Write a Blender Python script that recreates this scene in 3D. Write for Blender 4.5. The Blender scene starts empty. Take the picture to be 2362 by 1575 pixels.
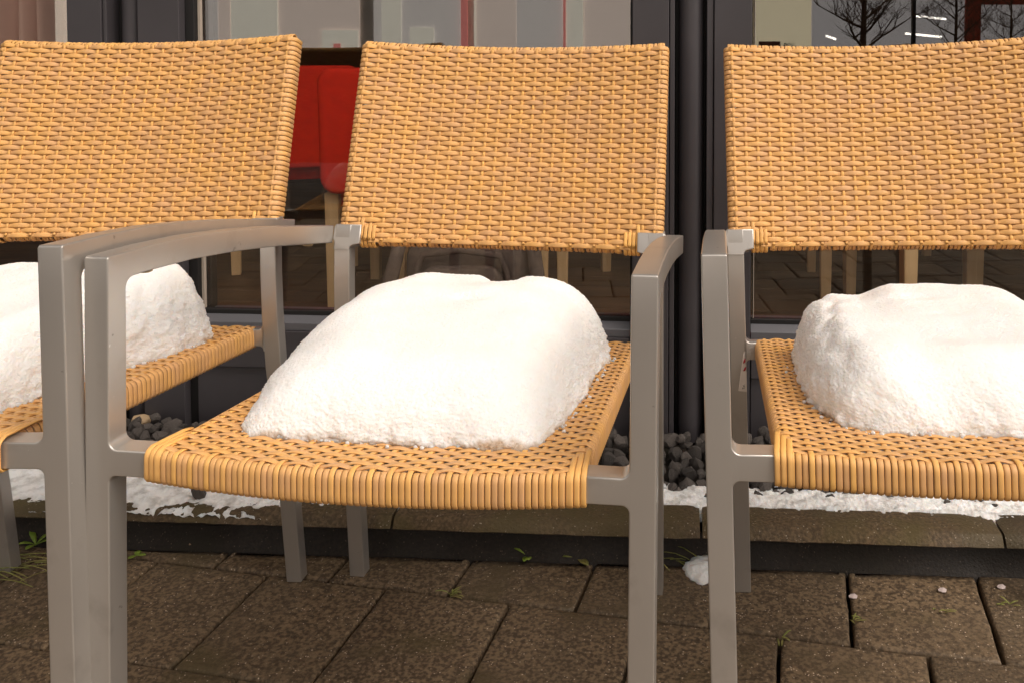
import bpy, bmesh, math, random
import numpy as np
from mathutils import Vector, Matrix, noise
random.seed(7)
rng = np.random.default_rng(5)
sc = bpy.context.scene
COL = sc.collection
# ------------------------------------------------------------------ camera, sky, sun, exposure
F, PX, PY, HC, PITCH, ROLL = 2054.29, 1465.6, 205.35, 0.8337, 0.0360, -0.0016
IW, IH = 2362.0, 1575.0
cam_d = bpy.data.cameras.new("camera"); cam = bpy.data.objects.new("camera", cam_d); COL.objects.link(cam)
cam_d.sensor_width = 36; cam_d.lens = 36 * F / IW
cam_d.shift_x = (IW / 2 - PX) / IW; cam_d.shift_y = (PY - IH / 2) / IW
cam_d.clip_start = 0.02; cam_d.clip_end = 400
cam.location = (0, 0, HC)
cam.rotation_euler = (math.pi / 2 - PITCH, ROLL, 0)
sc.camera = cam
w = bpy.data.worlds.new("World"); sc.world = w; w.use_nodes = True
nt = w.node_tree; bg = nt.nodes["Background"]
sky = nt.nodes.new("ShaderNodeTexSky"); sky.sky_type = 'NISHITA'; sky.sun_disc = False
SUN_EL, SUN_AZ = math.radians(52), math.radians(122)      # azimuth clockwise from +Y
sky.sun_elevation = SUN_EL; sky.sun_rotation = SUN_AZ
sky.air_density = 1.0; sky.dust_density = 6.0; sky.ozone_density = 0.6
hs = nt.nodes.new("ShaderNodeHueSaturation"); hs.inputs['Saturation'].default_value = 0.12
mx = nt.nodes.new("ShaderNodeMix"); mx.data_type = 'RGBA'; mx.blend_type = 'MULTIPLY'; mx.inputs[0].default_value = 1
mx.inputs[7].default_value = (1.0, 0.915, 0.835, 1)
nt.links.new(sky.outputs[0], hs.inputs['Color']); nt.links.new(hs.outputs[0], mx.inputs[6])
nt.links.new(mx.outputs[2], bg.inputs[0]); bg.inputs[1].default_value = 0.15
sd = bpy.data.lights.new("sun", 'SUN'); sd.energy = 0.75; sd.angle = math.radians(75); sd.color = (1, 0.93, 0.84)
sun = bpy.data.objects.new("sun", sd); COL.objects.link(sun)
sdir = Vector((math.sin(SUN_AZ) * math.cos(SUN_EL), math.cos(SUN_AZ) * math.cos(SUN_EL), math.sin(SUN_EL)))
sun.rotation_euler = sdir.to_track_quat('Z', 'Y').to_euler()
vs = sc.view_settings; vs.view_transform = 'Standard'; vs.look = 'None'; vs.gamma = 1; vs.use_curve_mapping = False
vs.exposure = 0.23
try: sc.cycles.max_bounces = 8; sc.cycles.transparent_max_bounces = 12; sc.cycles.use_denoising = True
except Exception: pass

# ------------------------------------------------------------------ picture <-> place
CP, SP = math.cos(PITCH), math.sin(PITCH)
def ray(px, py):
    u, v = (px - PX) / F, (py - PY) / F
    u, v = u * math.cos(ROLL) + v * math.sin(ROLL), -u * math.sin(ROLL) + v * math.cos(ROLL)
    return Vector((u, CP - v * SP, -v * CP - SP))
CAM = Vector((0, 0, HC))
def on_z(px, py, z):
    d = ray(px, py); return CAM + d * ((z - HC) / d.z)
def at_y(px, py, Y):
    d = ray(px, py); return CAM + d * (Y / d.y)
def pix(p):
    X, Y, Z = p[0], p[1], p[2] - HC
    Y2 = Y * CP - Z * SP; Z2 = Z * CP + Y * SP
    if Y2 <= 0.01: return (-9999, -9999)
    u, v = X / Y2, -Z2 / Y2
    return (PX + F * (u * math.cos(ROLL) - v * math.sin(ROLL)), PY + F * (u * math.sin(ROLL) + v * math.cos(ROLL)))
ZG = -0.014                                   # level of the paving
KR = -0.0593                                  # angle of the shop front
FO = Vector((0, 1.830, 0)); FX = Vector((math.cos(KR), math.sin(KR), 0)); FN = Vector((-math.sin(KR), math.cos(KR), 0))
def on_front(px, py, off=0.0):                # facade-local x, z of a picture point on the plane 'off' behind the front
    d = ray(px, py); t = (FO + FN * off - CAM).dot(FN) / d.dot(FN); p = CAM + d * t
    return (p - FO).dot(FX), p.z
def fw(x, off, z): return FO + FX * x + FN * off + Vector((0, 0, z))
GLASS = 0.045
def mirror(p):                                # where a thing stands whose reflection is seen at p behind the glass
    h = (p - FO).dot(FN) - GLASS; return p - FN * (2 * h)

# ------------------------------------------------------------------ helpers
def tag(o, label=None, cat=None, group=None, kind=None):
    if label: o['label'] = label
    if cat: o['category'] = cat
    if group: o['group'] = group
    if kind: o['kind'] = kind
    return o
def mesh(name, V, Fc, mat, parent=None, smooth=False, loc=None):
    me = bpy.data.meshes.new(name); me.from_pydata([tuple(v) for v in V], [], [tuple(f) for f in Fc]); me.update()
    if mat: me.materials.append(mat)
    if smooth: me.polygons.foreach_set('use_smooth', [True] * len(me.polygons))
    o = bpy.data.objects.new(name, me); COL.objects.link(o)
    if parent: o.parent = parent
    if loc is not None: o.location = loc
    return o
def inst(name, me, parent=None, loc=(0, 0, 0), rot=(0, 0, 0), scale=(1, 1, 1)):
    o = bpy.data.objects.new(name, me); COL.objects.link(o); o.location = loc; o.rotation_euler = rot; o.scale = scale
    if parent: o.parent = parent
    return o
def empty(name, loc=(0, 0, 0), rz=0):
    o = bpy.data.objects.new(name, None); COL.objects.link(o); o.location = loc; o.rotation_euler = (0, 0, rz); return o
class MB:
    def __init__(s): s.V = []; s.F = []
    def add(s, V, Fc):
        k = len(s.V); s.V += [tuple(v) for v in V]; s.F += [tuple(i + k for i in f) for f in Fc]
    def box(s, a, b, fn=None):
        V = [(x, y, z) for z in (a[2], b[2]) for y in (a[1], b[1]) for x in (a[0], b[0])]
        if fn: V = [tuple(fn(*v)) for v in V]
        s.add(V, [(0, 2, 3, 1), (4, 5, 7, 6), (0, 1, 5, 4), (2, 6, 7, 3), (0, 4, 6, 2), (1, 3, 7, 5)])
    def tube(s, pts, rad, n=8, cap=True):
        pts = [Vector(p) for p in pts]; V = []; prev = None
        for i, p in enumerate(pts):
            t = (pts[min(i + 1, len(pts) - 1)] - pts[max(i - 1, 0)]).normalized()
            if prev is None: a = t.orthogonal().normalized()
            else: a = (prev - t * prev.dot(t)).normalized()
            prev = a; b = t.cross(a); r = rad[i] if hasattr(rad, '__len__') else rad
            V += [p + (a * math.cos(2 * math.pi * k / n) + b * math.sin(2 * math.pi * k / n)) * r for k in range(n)]
        Fc = [(i * n + k, i * n + (k + 1) % n, (i + 1) * n + (k + 1) % n, (i + 1) * n + k) for i in range(len(pts) - 1) for k in range(n)]
        if cap: Fc += [tuple(range(n))[::-1], tuple((len(pts) - 1) * n + k for k in range(n))]
        s.add(V, Fc)
    def build(s, name, mat, parent=None, smooth=False, bevel=0, seg=2, weld=False):
        o = mesh(name, s.V, s.F, mat, parent, smooth)
        if bevel:
            m = o.modifiers.new('b', 'BEVEL'); m.width = bevel; m.segments = seg; m.limit_method = 'ANGLE'; m.angle_limit = 0.6
        return o
def smooth_angle(o, ang=0.6):
    me = o.data; me.polygons.foreach_set('use_smooth', [True] * len(me.polygons))
    try: me.set_sharp_from_angle(angle=ang)
    except Exception: pass

# ------------------------------------------------------------------ materials
def mat(name, col, rough=0.6, rmix=0, metal=0.0, spec=0.5, noise_amt=0.0, noise_scale=10, col2=None, bump=0, bump_scale=200, bump_dist=0.001, rnd=0.0,
        stretch=None, coat=0, detail=4):
    m = bpy.data.materials.new(name); m.use_nodes = True; n = m.node_tree; L = n.links; b = n.nodes['Principled BSDF']
    b.inputs['Base Color'].default_value = (*col, 1); b.inputs['Roughness'].default_value = rough; b.inputs['Metallic'].default_value = metal
    b.inputs['Specular IOR Level'].default_value = spec; b.inputs['Coat Weight'].default_value = coat
    tc = n.nodes.new('ShaderNodeTexCoord'); co = tc.outputs['Object']
    if stretch:
        mp = n.nodes.new('ShaderNodeMapping'); mp.inputs['Scale'].default_value = stretch; L.new(co, mp.inputs[0]); co = mp.outputs[0]
    out = None
    if col2:
        nz = n.nodes.new('ShaderNodeTexNoise'); nz.inputs['Scale'].default_value = noise_scale; nz.inputs['Detail'].default_value = detail; L.new(co, nz.inputs[0])
        r = n.nodes.new('ShaderNodeMapRange'); r.inputs[1].default_value = 0.5 - noise_amt; r.inputs[2].default_value = 0.5 + noise_amt; L.new(nz.outputs[0], r.inputs[0])
        x = n.nodes.new('ShaderNodeMix'); x.data_type = 'RGBA'; x.inputs[6].default_value = (*col, 1); x.inputs[7].default_value = (*col2, 1)
        if rmix:
            oi0 = n.nodes.new('ShaderNodeObjectInfo'); am = n.nodes.new('ShaderNodeMath'); am.operation = 'MULTIPLY_ADD'; am.inputs[1].default_value = rmix * 2; am.inputs[2].default_value = -rmix; am.use_clamp = False
            L.new(oi0.outputs['Random'], am.inputs[0]); ad = n.nodes.new('ShaderNodeMath'); ad.operation = 'ADD'; ad.use_clamp = True; L.new(am.outputs[0], ad.inputs[0]); L.new(r.outputs[0], ad.inputs[1]); L.new(ad.outputs[0], x.inputs[0])
        else: L.new(r.outputs[0], x.inputs[0])
        out = x.outputs[2]
    if rnd:
        oi = n.nodes.new('ShaderNodeObjectInfo'); r = n.nodes.new('ShaderNodeMapRange'); r.inputs[3].default_value = 1 - rnd; r.inputs[4].default_value = 1 + rnd
        L.new(oi.outputs['Random'], r.inputs[0]); h = n.nodes.new('ShaderNodeHueSaturation'); L.new(r.outputs[0], h.inputs['Value'])
        if out: L.new(out, h.inputs['Color'])
        else: h.inputs['Color'].default_value = (*col, 1)
        out = h.outputs[0]
    if out: L.new(out, b.inputs['Base Color'])
    if bump:
        nz = n.nodes.new('ShaderNodeTexNoise'); nz.inputs['Scale'].default_value = bump_scale; nz.inputs['Detail'].default_value = 4; L.new(tc.outputs['Object'], nz.inputs[0])
        bp = n.nodes.new('ShaderNodeBump'); bp.inputs['Strength'].default_value = bump; bp.inputs['Distance'].default_value = bump_dist
        L.new(nz.outputs[0], bp.inputs['Height']); L.new(bp.outputs[0], b.inputs['Normal'])
    return m
M = {}
M['alu'] = mat('silver_paint', (0.52, 0.49, 0.455), rough=0.32, metal=0.65, col2=(0.475, 0.447, 0.415), noise_amt=0.25, noise_scale=9, bump=0.15, bump_scale=900, bump_dist=0.0004)
M['wick'] = mat('wicker_honey', (0.76, 0.415, 0.130), rough=0.48, spec=0.35, rmix=0.12, col2=(0.64, 0.360, 0.165), noise_amt=0.22, noise_scale=34, rnd=0.05, bump=0.25, bump_scale=1200, bump_dist=0.0003, detail=2)
M['wick_warp'] = mat('wicker_honey_bright', (0.82, 0.455, 0.130), rough=0.5, spec=0.35, col2=(0.72, 0.40, 0.145), noise_amt=0.12, noise_scale=14, rnd=0.05)
def add_specks(m):
    n = m.node_tree; L = n.links; b = n.nodes['Principled BSDF']; src = b.inputs['Base Color'].links[0].from_socket
    tc = n.nodes.new('ShaderNodeTexCoord')
    for sc_, lo, hi, col, amt in ((55, .72, .75, (0.20, 0.18, 0.16), .6), (16, .60, .72, (0.33, 0.30, 0.27), .45), (140, .74, .78, (0.85, 0.82, 0.78), .7)):
        z = n.nodes.new('ShaderNodeTexNoise'); z.inputs['Scale'].default_value = sc_; z.inputs['Detail'].default_value = 6; L.new(tc.outputs['Object'], z.inputs[0])
        r = n.nodes.new('ShaderNodeMapRange'); r.inputs[1].default_value = lo; r.inputs[2].default_value = hi; r.inputs[4].default_value = amt; L.new(z.outputs[0], r.inputs[0])
        x = n.nodes.new('ShaderNodeMix'); x.data_type = 'RGBA'; L.new(r.outputs[0], x.inputs[0]); L.new(src, x.inputs[6]); x.inputs[7].default_value = (*col, 1); src = x.outputs[2]
    L.new(src, b.inputs['Base Color'])
add_specks(M['alu'])
M['pad'] = mat('rubber_pad', (0.42, 0.33, 0.18), rough=0.4)
M['anth'] = mat('anthracite_metal', (0.064, 0.058, 0.064), rough=0.42, spec=0.5, col2=(0.050, 0.045, 0.049), noise_amt=0.2, noise_scale=5, bump=0.1, bump_scale=700, bump_dist=0.0003)
M['gask'] = mat('black_rubber', (0.010, 0.009, 0.009), rough=0.6)
M['sill'] = mat('sill_sky_bright', (0.15, 0.15, 0.165), rough=0.35, spec=0.5, metal=0.3)  # paler than the frame: sky brightness painted into the ledge colour
M['alub'] = mat('pale_strip', (0.42, 0.36, 0.30), rough=0.5)

def stone_mat(name, a, b2, moss, speck, sc1=30, rough=0.8, moss_amt=0.55):
    m = bpy.data.materials.new(name); m.use_nodes = True; n = m.node_tree; L = n.links; b = n.nodes['Principled BSDF']
    b.inputs['Roughness'].default_value = rough
    g = n.nodes.new('ShaderNodeNewGeometry'); co = g.outputs['Position']
    def nz(s, d=4):
        x = n.nodes.new('ShaderNodeTexNoise'); x.inputs['Scale'].default_value = s; x.inputs['Detail'].default_value = d; L.new(co, x.inputs[0]); return x.outputs[0]
    def rg(x, lo, hi, a_=0, b_=1):
        r = n.nodes.new('ShaderNodeMapRange'); r.inputs[1].default_value = lo; r.inputs[2].default_value = hi; r.inputs[3].default_value = a_; r.inputs[4].default_value = b_
        L.new(x, r.inputs[0]); return r.outputs[0]
    def mixc(f, A, B):
        x = n.nodes.new('ShaderNodeMix'); x.data_type = 'RGBA'; L.new(f, x.inputs[0])
        for s, v in ((6, A), (7, B)):
            if isinstance(v, tuple): x.inputs[s].default_value = (*v, 1)
            else: L.new(v, x.inputs[s])
        return x.outputs[2]
    c = mixc(rg(nz(170, 4), 0.38, 0.60), a, b2)
    c = mixc(rg(nz(7, 5), moss_amt, moss_amt + 0.14, 0, 0.8), c, moss)
    c = mixc(rg(nz(3.5, 4), 0.42, 0.60, 0, 0.6), c, (a[0] * .45, a[1] * .45, a[2] * .45))
    v = n.nodes.new('ShaderNodeTexVoronoi'); v.inputs['Scale'].default_value = 190; L.new(co, v.inputs[0])
    sp = rg(v.outputs['Distance'], 0.14, 0.26, 1, 0)
    v2 = n.nodes.new('ShaderNodeMath'); v2.operation = 'MULTIPLY'; L.new(sp, v2.inputs[0]); L.new(rg(nz(90, 2), 0.52, 0.62), v2.inputs[1])
    c = mixc(v2.outputs[0], c, speck)
    oi = n.nodes.new('ShaderNodeObjectInfo'); h = n.nodes.new('ShaderNodeHueSaturation'); L.new(rg(oi.outputs['Random'], 0, 1, 0.82, 1.18), h.inputs['Value']); L.new(c, h.inputs['Color'])
    L.new(h.outputs[0], b.inputs['Base Color'])
    bp = n.nodes.new('ShaderNodeBump'); bp.inputs['Strength'].default_value = 0.7; bp.inputs['Distance'].default_value = 0.003; L.new(nz(230, 6), bp.inputs['Height']); L.new(bp.outputs[0], b.inputs['Normal'])
    L.new(rg(nz(5, 3), 0.4, 0.65, rough, rough - 0.25), b.inputs['Roughness'])
    return m
M['paver'] = stone_mat('wet_concrete_paver', (0.235, 0.163, 0.093), (0.072, 0.047, 0.026), (0.085, 0.064, 0.018), (0.60, 0.48, 0.36), moss_amt=0.56)
M['kerb'] = stone_mat('mossy_kerb', (0.130, 0.086, 0.042), (0.060, 0.038, 0.017), (0.090, 0.070, 0.018), (0.32, 0.27, 0.2), moss_amt=0.47)
M['joint'] = stone_mat('joint_soil', (0.022, 0.014, 0.008), (0.010, 0.006, 0.003), (0.018, 0.014, 0.004), (0.10, 0.07, 0.05), moss_amt=0.52)
M['plaza'] = stone_mat('plaza_paving', (0.060, 0.048, 0.038), (0.045, 0.034, 0.027), (0.04, 0.034, 0.02), (0.1, 0.09, 0.08))
M['basalt'] = mat('basalt', (0.115, 0.098, 0.086), rough=0.7, col2=(0.060, 0.051, 0.046), noise_amt=0.15, noise_scale=60, rnd=0.45, bump=0.8, bump_scale=260, bump_dist=0.003)
M['pebble'] = mat('beige_pebble', (0.46, 0.33, 0.20), rough=0.7, col2=(0.36, 0.25, 0.14), noise_amt=0.15, noise_scale=50, bump=0.2)
M['green'] = mat('weed_leaf', (0.17, 0.27, 0.03), rough=0.5, col2=(0.24, 0.30, 0.05), noise_amt=0.2, noise_scale=60)
M['grass'] = mat('grass_blade', (0.20, 0.24, 0.05), rough=0.5, col2=(0.28, 0.23, 0.08), noise_amt=0.2, noise_scale=40)
M['dryleaf'] = mat('dry_leaf', (0.30, 0.20, 0.13), rough=0.7, col2=(0.22, 0.14, 0.08), noise_amt=0.2, noise_scale=60)
M['scrap'] = mat('pale_scrap', (0.60, 0.50, 0.48), rough=0.6)

def snow_mat(name, dirt=0.0, icy=True):
    m = bpy.data.materials.new(name); m.use_nodes = True; n = m.node_tree; L = n.links; b = n.nodes['Principled BSDF']
    b.inputs['Roughness'].default_value = 0.75; b.inputs['Specular IOR Level'].default_value = 0.3
    b.inputs['Subsurface Weight'].default_value = 0.9; b.inputs['Subsurface Radius'].default_value = (0.020, 0.017, 0.015); b.inputs['Subsurface Scale'].default_value = 1
    g = n.nodes.new('ShaderNodeNewGeometry'); tc = n.nodes.new('ShaderNodeTexCoord')
    nz = n.nodes.new('ShaderNodeTexNoise'); nz.inputs['Scale'].default_value = 320; nz.inputs['Detail'].default_value = 5; L.new(g.outputs['Position'], nz.inputs[0])
    n2 = n.nodes.new('ShaderNodeTexNoise'); n2.inputs['Scale'].default_value = 45 if dirt else 14; n2.inputs['Detail'].default_value = 5; L.new(g.outputs['Position'], n2.inputs[0])
    r = n.nodes.new('ShaderNodeMapRange'); r.inputs[1].default_value = 0.50 - dirt * 0.1; r.inputs[2].default_value = 0.72; L.new(n2.outputs[0], r.inputs[0])
    x = n.nodes.new('ShaderNodeMix'); x.data_type = 'RGBA'; x.inputs[6].default_value = (0.93, 0.92, 0.91, 1); x.inputs[7].default_value = (0.88 - dirt * .55, 0.862 - dirt * .55, 0.84 - dirt * .55, 1)
    L.new(r.outputs[0], x.inputs[0]); c = x.outputs[2]
    if icy:   # wet, brown-stained ice along the rim where the snow meets the weave: vertex attribute 'rim'
        at = n.nodes.new('ShaderNodeAttribute'); at.attribute_name = 'rim'
        y = n.nodes.new('ShaderNodeMix'); y.data_type = 'RGBA'; L.new(at.outputs['Fac'], y.inputs[0]); L.new(c, y.inputs[6]); y.inputs[7].default_value = (0.56, 0.43, 0.32, 1); c = y.outputs[2]
    L.new(c, b.inputs['Base Color'])
    bp = n.nodes.new('ShaderNodeBump'); bp.inputs['Strength'].default_value = 0.9; bp.inputs['Distance'].default_value = 0.0025; L.new(nz.outputs[0], bp.inputs['Height']); L.new(bp.outputs[0], b.inputs['Normal'])
    return m
M['snow'] = snow_mat('snow'); M['snowg'] = snow_mat('slushy_snow', 0.65, False)

def glass_mat():
    m = bpy.data.materials.new('window_glass'); m.use_nodes = True; n = m.node_tree; L = n.links
    for x in list(n.nodes): n.nodes.remove(x)
    o = n.nodes.new('ShaderNodeOutputMaterial'); mixs = n.nodes.new('ShaderNodeMixShader'); t = n.nodes.new('ShaderNodeBsdfTransparent'); g = n.nodes.new('ShaderNodeBsdfGlossy')
    t.inputs[0].default_value = (0.975, 0.97, 0.96, 1); g.inputs['Roughness'].default_value = 0.0; g.inputs[0].default_value = (0.95, 0.93, 0.9, 1)
    lw = n.nodes.new('ShaderNodeLayerWeight'); lw.inputs[0].default_value = 0.5
    p5 = n.nodes.new('ShaderNodeMath'); p5.operation = 'POWER'; p5.inputs[1].default_value = 4; L.new(lw.outputs['Facing'], p5.inputs[0])
    ma = n.nodes.new('ShaderNodeMath'); ma.operation = 'MULTIPLY_ADD'; ma.inputs[1].default_value = 0.92; ma.inputs[2].default_value = 0.07; L.new(p5.outputs[0], ma.inputs[0])
    L.new(ma.outputs[0], mixs.inputs[0]); L.new(t.outputs[0], mixs.inputs[1]); L.new(g.outputs[0], mixs.inputs[2]); L.new(mixs.outputs[0], o.inputs[0])
    return m
M['glass'] = glass_mat()

# ------------------------------------------------------------------ paving
ground = mesh('ground', [(-90, -90, ZG - 0.03), (90, -90, ZG - 0.03), (90, 60, ZG - 0.03), (-90, 60, ZG - 0.03)], [(0, 1, 2, 3)], M['joint']); tag(ground, kind='structure')
K = (HC - ZG) / HC
GR, GA, GB = -0.1901, 0.2037 * K, 0.2266 * K
GO = Vector((-0.1900 * K, 1.3333 * K, 0)); GX = Vector((math.cos(GR), math.sin(GR), 0)); GY = Vector((-math.sin(GR), math.cos(GR), 0))
pav = empty('pavement', (0, 0, 0)); tag(pav, kind='structure')
KERB_Y = lambda x: 1.4936 - (x + 0.880) * 0.0558            # front face of the kerb at ground level
def paver_mesh(wd, dp, seed):
    r = random.Random(seed); nx = 8; g = 0.0027; V = []; Fc = []
    # rounded-edge slab: rings
    prof = [(0, -0.03), (0, -0.005), (0.0012, -0.0016), (0.0034, -0.0003), (0.010, 0.0001)]
    per = []
    for k in range(nx): per.append((k / nx, 0))
    for k in range(nx): per.append((1, k / nx))
    for k in range(nx): per.append((1 - k / nx, 1))
    for k in range(nx): per.append((0, 1 - k / nx))
    n = len(per)
    for i, (ins, z) in enumerate(prof):
        for (a, b) in per:
            x = g + a * (wd - 2 * g); y = g + b * (dp - 2 * g)
            x += (ins if a == 0 else -ins if a == 1 else 0); y += (ins if b == 0 else -ins if b == 1 else 0)
            if i in (1, 2): 
                j = noise.noise(Vector((x * 60 + seed, y * 60, 3))) * 0.0022
                x += j * (1 if a in (0, 1) else 0); y += j * (1 if b in (0, 1) else 0)
            V.append((x, y, z))
    for i in range(len(prof) - 1):
        for k in range(n): Fc.append((i * n + k, i * n + (k + 1) % n, (i + 1) * n + (k + 1) % n, (i + 1) * n + k))
    Fc.append(tuple((len(prof) - 1) * n + k for k in range(n)))
    me = bpy.data.meshes.new('paver'); me.from_pydata(V, [], Fc); me.update(); me.materials.append(M['paver'])
    me.polygons.foreach_set('use_smooth', [True] * len(me.polygons)); me.set_sharp_from_angle(angle=1.2)
    return me
pm = [paver_mesh(GA, GB, s * 11 + 1) for s in range(6)]
npv = 0
for j in range(-10, 1):                                     # row j spans from row line j to row line j+1
    for i in range(-10, 11):
        off = 0.5 if j % 2 == 0 else 0.0
        o0 = GO + GX * ((i + off) * GA) + GY * (j * GB)
        c = o0 + GX * GA / 2 + GY * GB / 2
        if o0.y > KERB_Y(o0.x) - 0.004 and (o0 + GX * GA).y > KERB_Y((o0 + GX * GA).x) - 0.004: continue
        if abs(c.x + 0.3) > 1.75 or c.y < -0.75: continue
        top = [o0 + GY * GB, o0 + GX * GA + GY * GB]
        if any(p.y > KERB_Y(p.x) + 0.014 for p in top):      # cut tile against the kerb
            me = pm[abs(i * 7 + j * 3) % 6].copy()
            for v in me.vertices:
                wp = o0 + GX * v.co.x + GY * v.co.y; lim = KERB_Y(wp.x) - 0.006
                lim += .02
                if wp.y > lim:
                    v.co.y -= (wp.y - lim) / math.cos(GR)
        else: me = pm[abs(i * 7 + j * 3) % 6]
        inst('paver', me, pav, (o0.x, o0.y, ZG + random.uniform(-0.0016, 0.0012)), (random.uniform(-.004, .004), random.uniform(-.004, .004), GR)); npv += 1
plz = MB(); plz.add([(-90, -90, ZG - 0.01), (90, -90, ZG - 0.01), (90, -0.8, ZG - 0.01), (-90, -0.8, ZG - 0.01)], [(0, 1, 2, 3)])
tag(plz.build('road', M['plaza']), kind='structure')

# ------------------------------------------------------------------ kerb stones
kerb = empty('kerb'); tag(kerb, kind='structure')
KA = math.atan(-0.0558); KXv = Vector((math.cos(KA), math.sin(KA), 0)); KYv = Vector((-math.sin(KA), math.cos(KA), 0))
KH = 0.046                                                  # top of the face above z=0
def kerb_x(px, py, z):
    p = on_z(px, py, z); return p.x
kj = [on_z(915, 1215, 0.03).x, on_z(1618, 1235, 0.03).x, on_z(2277, 1180, 0.055).x]
step = (kj[2] - kj[0]) / 2
kx = [kj[0] - 3 * step, kj[0] - 2 * step, kj[0] - step] + kj + [kj[2] + step, kj[2] + 2 * step, kj[2] + 3 * step]
for a, b in zip(kx[:-1], kx[1:]):
    prof = [(0.050, ZG - 0.03), (0.045, KH - 0.013), (0.002, KH - 0.006), (0.0, KH - 0.004), (0.003, KH), (0.013, KH + 0.010), (0.020, KH + 0.0125), (0.074, KH + 0.0135), (0.078, KH + 0.010), (0.078, ZG - 0.03)]
    n = 26; V = []; g = 0.0022
    xs = [a + g + (b - a - 2 * g) * k / (n - 1) for k in range(n)]
    for k, x in enumerate(xs):
        e = 0.004 if k in (0, n - 1) else 0
        for q, (dy, z) in enumerate(prof):
            base = Vector((x, KERB_Y(x), 0))
            wob = noise.noise(Vector((x * 35, dy * 50, z * 40))) * 0.0018
            p = base + KYv * (dy + (wob if 1 < q < 8 else 0) + (e if q < 5 else 0)) + Vector((0, 0, z + (wob * .6 - e * .5 if 2 < q < 9 else 0)))
            V.append(p)
    m_ = len(prof); Fc = [(i * m_ + k, (i + 1) * m_ + k, (i + 1) * m_ + k + 1, i * m_ + k + 1) for i in range(n - 1) for k in range(m_ - 1)]
    Fc += [tuple(range(m_)), tuple((n - 1) * m_ + k for k in range(m_))[::-1]]
    o = mesh('kerb_stone', V, Fc, M['kerb'], kerb); smooth_angle(o, 0.9)
V = []; nF = 120
for k in range(nF):
    x = kx[0] + (kx[-1] - kx[0]) * k / (nF - 1)
    for dy, z in ((0.012, ZG - 0.01), (0.022, ZG + 0.006), (0.030, ZG + 0.02), (0.036, KH - 0.012)):
        V.append(Vector((x, KERB_Y(x), 0)) + KYv * (dy + .006 * noise.noise(Vector((x * 25, z * 60, 0)))) + Vector((0, 0, z)))
mesh('dark_strip', V, [(i * 4 + k, (i + 1) * 4 + k, (i + 1) * 4 + k + 1, i * 4 + k + 1) for i in range(nF - 1) for k in range(3)], M['joint'], kerb, True)  # near-black strip added in the recess below the kerb lip

# ------------------------------------------------------------------ gravel
bed = mesh('gravel_bed', [(-2.4, 1.52 + .09, 0.020), (1.6, 1.30 + .09, 0.020), (1.6, 1.74 + .02, 0.020), (-2.4, 1.98, 0.020)], [(0, 1, 2, 3)], M['joint']); tag(bed, kind='structure')
def stone_mesh(seed, mt, rough=0.5, sub=2):
    r = random.Random(seed); bm = bmesh.new()
    bmesh.ops.create_icosphere(bm, subdivisions=sub, radius=1.0)
    planes = [(Vector((r.gauss(0, 1), r.gauss(0, 1), r.gauss(0, 1))).normalized(), r.uniform(0.55, 0.85)) for _ in range(11)]
    sx, sy, sz = r.uniform(.75, 1.15), r.uniform(.65, 1.0), r.uniform(.5, .8)
    for v in bm.verts:
        c = v.co.copy()
        if rough > 0:
            for nrm, d in planes:
                e = c.dot(nrm) - d
                if e > 0: c -= nrm * e
        c *= 1 + noise.noise(c * 1.5 + Vector((seed, 0, 0))) * 0.12
        v.co = Vector((c.x * sx, c.y * sy, c.z * sz))
    me = bpy.data.meshes.new('stone'); bm.to_mesh(me); bm.free(); me.materials.append(mt)
    me.polygons.foreach_set('use_smooth', [True] * len(me.polygons)); me.set_sharp_from_angle(angle=0.45)
    return me
sm = [stone_mesh(s, M['basalt']) for s in range(14)]
wins = [(285, 930, 500, 1060), (1380, 930, 1475, 1120), (1515, 940, 1650, 1140), (1690, 970, 1790, 1160), (1700, 1080, 2362, 1190), (285, 1060, 480, 1180)]
near, far = [], []
def zt(x, y):   # profile of the gravel surface
    return 0.030 + 0.010 * noise.noise(Vector((x * 5, y * 5, 0))) + 0.11 * max(0, y - KERB_Y(x) - 0.13)
pts = []
cell = 0.0250
for gy in range(12):
    for gx in range(int(3.9 / cell)):
        x = -2.3 + gx * cell + random.uniform(-.008, .008)
        y0 = KERB_Y(x) + 0.088; y1 = 1.815 + KR * x
        y = y0 + 0.006 + gy * cell + random.uniform(-.007, .007)
        if y > y1 - 0.005: continue
        s = random.choice([0.014, 0.017, 0.020, 0.023]) * random.uniform(.9, 1.15)
        pts.append((x, y, zt(x, y) + random.uniform(-.006, .010), s))
for x, y, z, s in pts:
    u, v = pix((x, y, z))
    (near if any(a < u < c and b < v < d for a, b, c, d in wins) else far).append((x, y, z, s))
random.shuffle(near)
far += near[298:]; near = near[:298]
for x, y, z, s in near:
    inst('stone', random.choice(sm), bed, (x, y, z), (random.uniform(0, 6), random.uniform(0, 6), random.uniform(0, 6)), (s, s, s))
g = MB()
sm1 = [stone_mesh(50 + s, M['basalt'], sub=1) for s in range(6)]
for x, y, z, s in far:
    me = random.choice(sm1); from mathutils import Euler
    Rm = Euler((random.uniform(0, 6), random.uniform(0, 6), random.uniform(0, 6))).to_matrix()
    g.add([Rm @ (v.co * s) + Vector((x, y, z)) for v in me.vertices], [tuple(p.vertices) for p in me.polygons])
o = g.build('stones', M['basalt'], bed); o['kind'] = 'stuff'; smooth_angle(o, 0.45)
p = on_z(328, 968, 0.062); o = inst('pebble', stone_mesh(91, M['pebble'], rough=0), None, (p.x, p.y, 0.058), (0.3, 0.2, 0.5), (0.020, 0.017, 0.017))
tag(o, 'smooth beige pebble lying on the dark gravel behind the left armchair', 'pebble')
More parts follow.
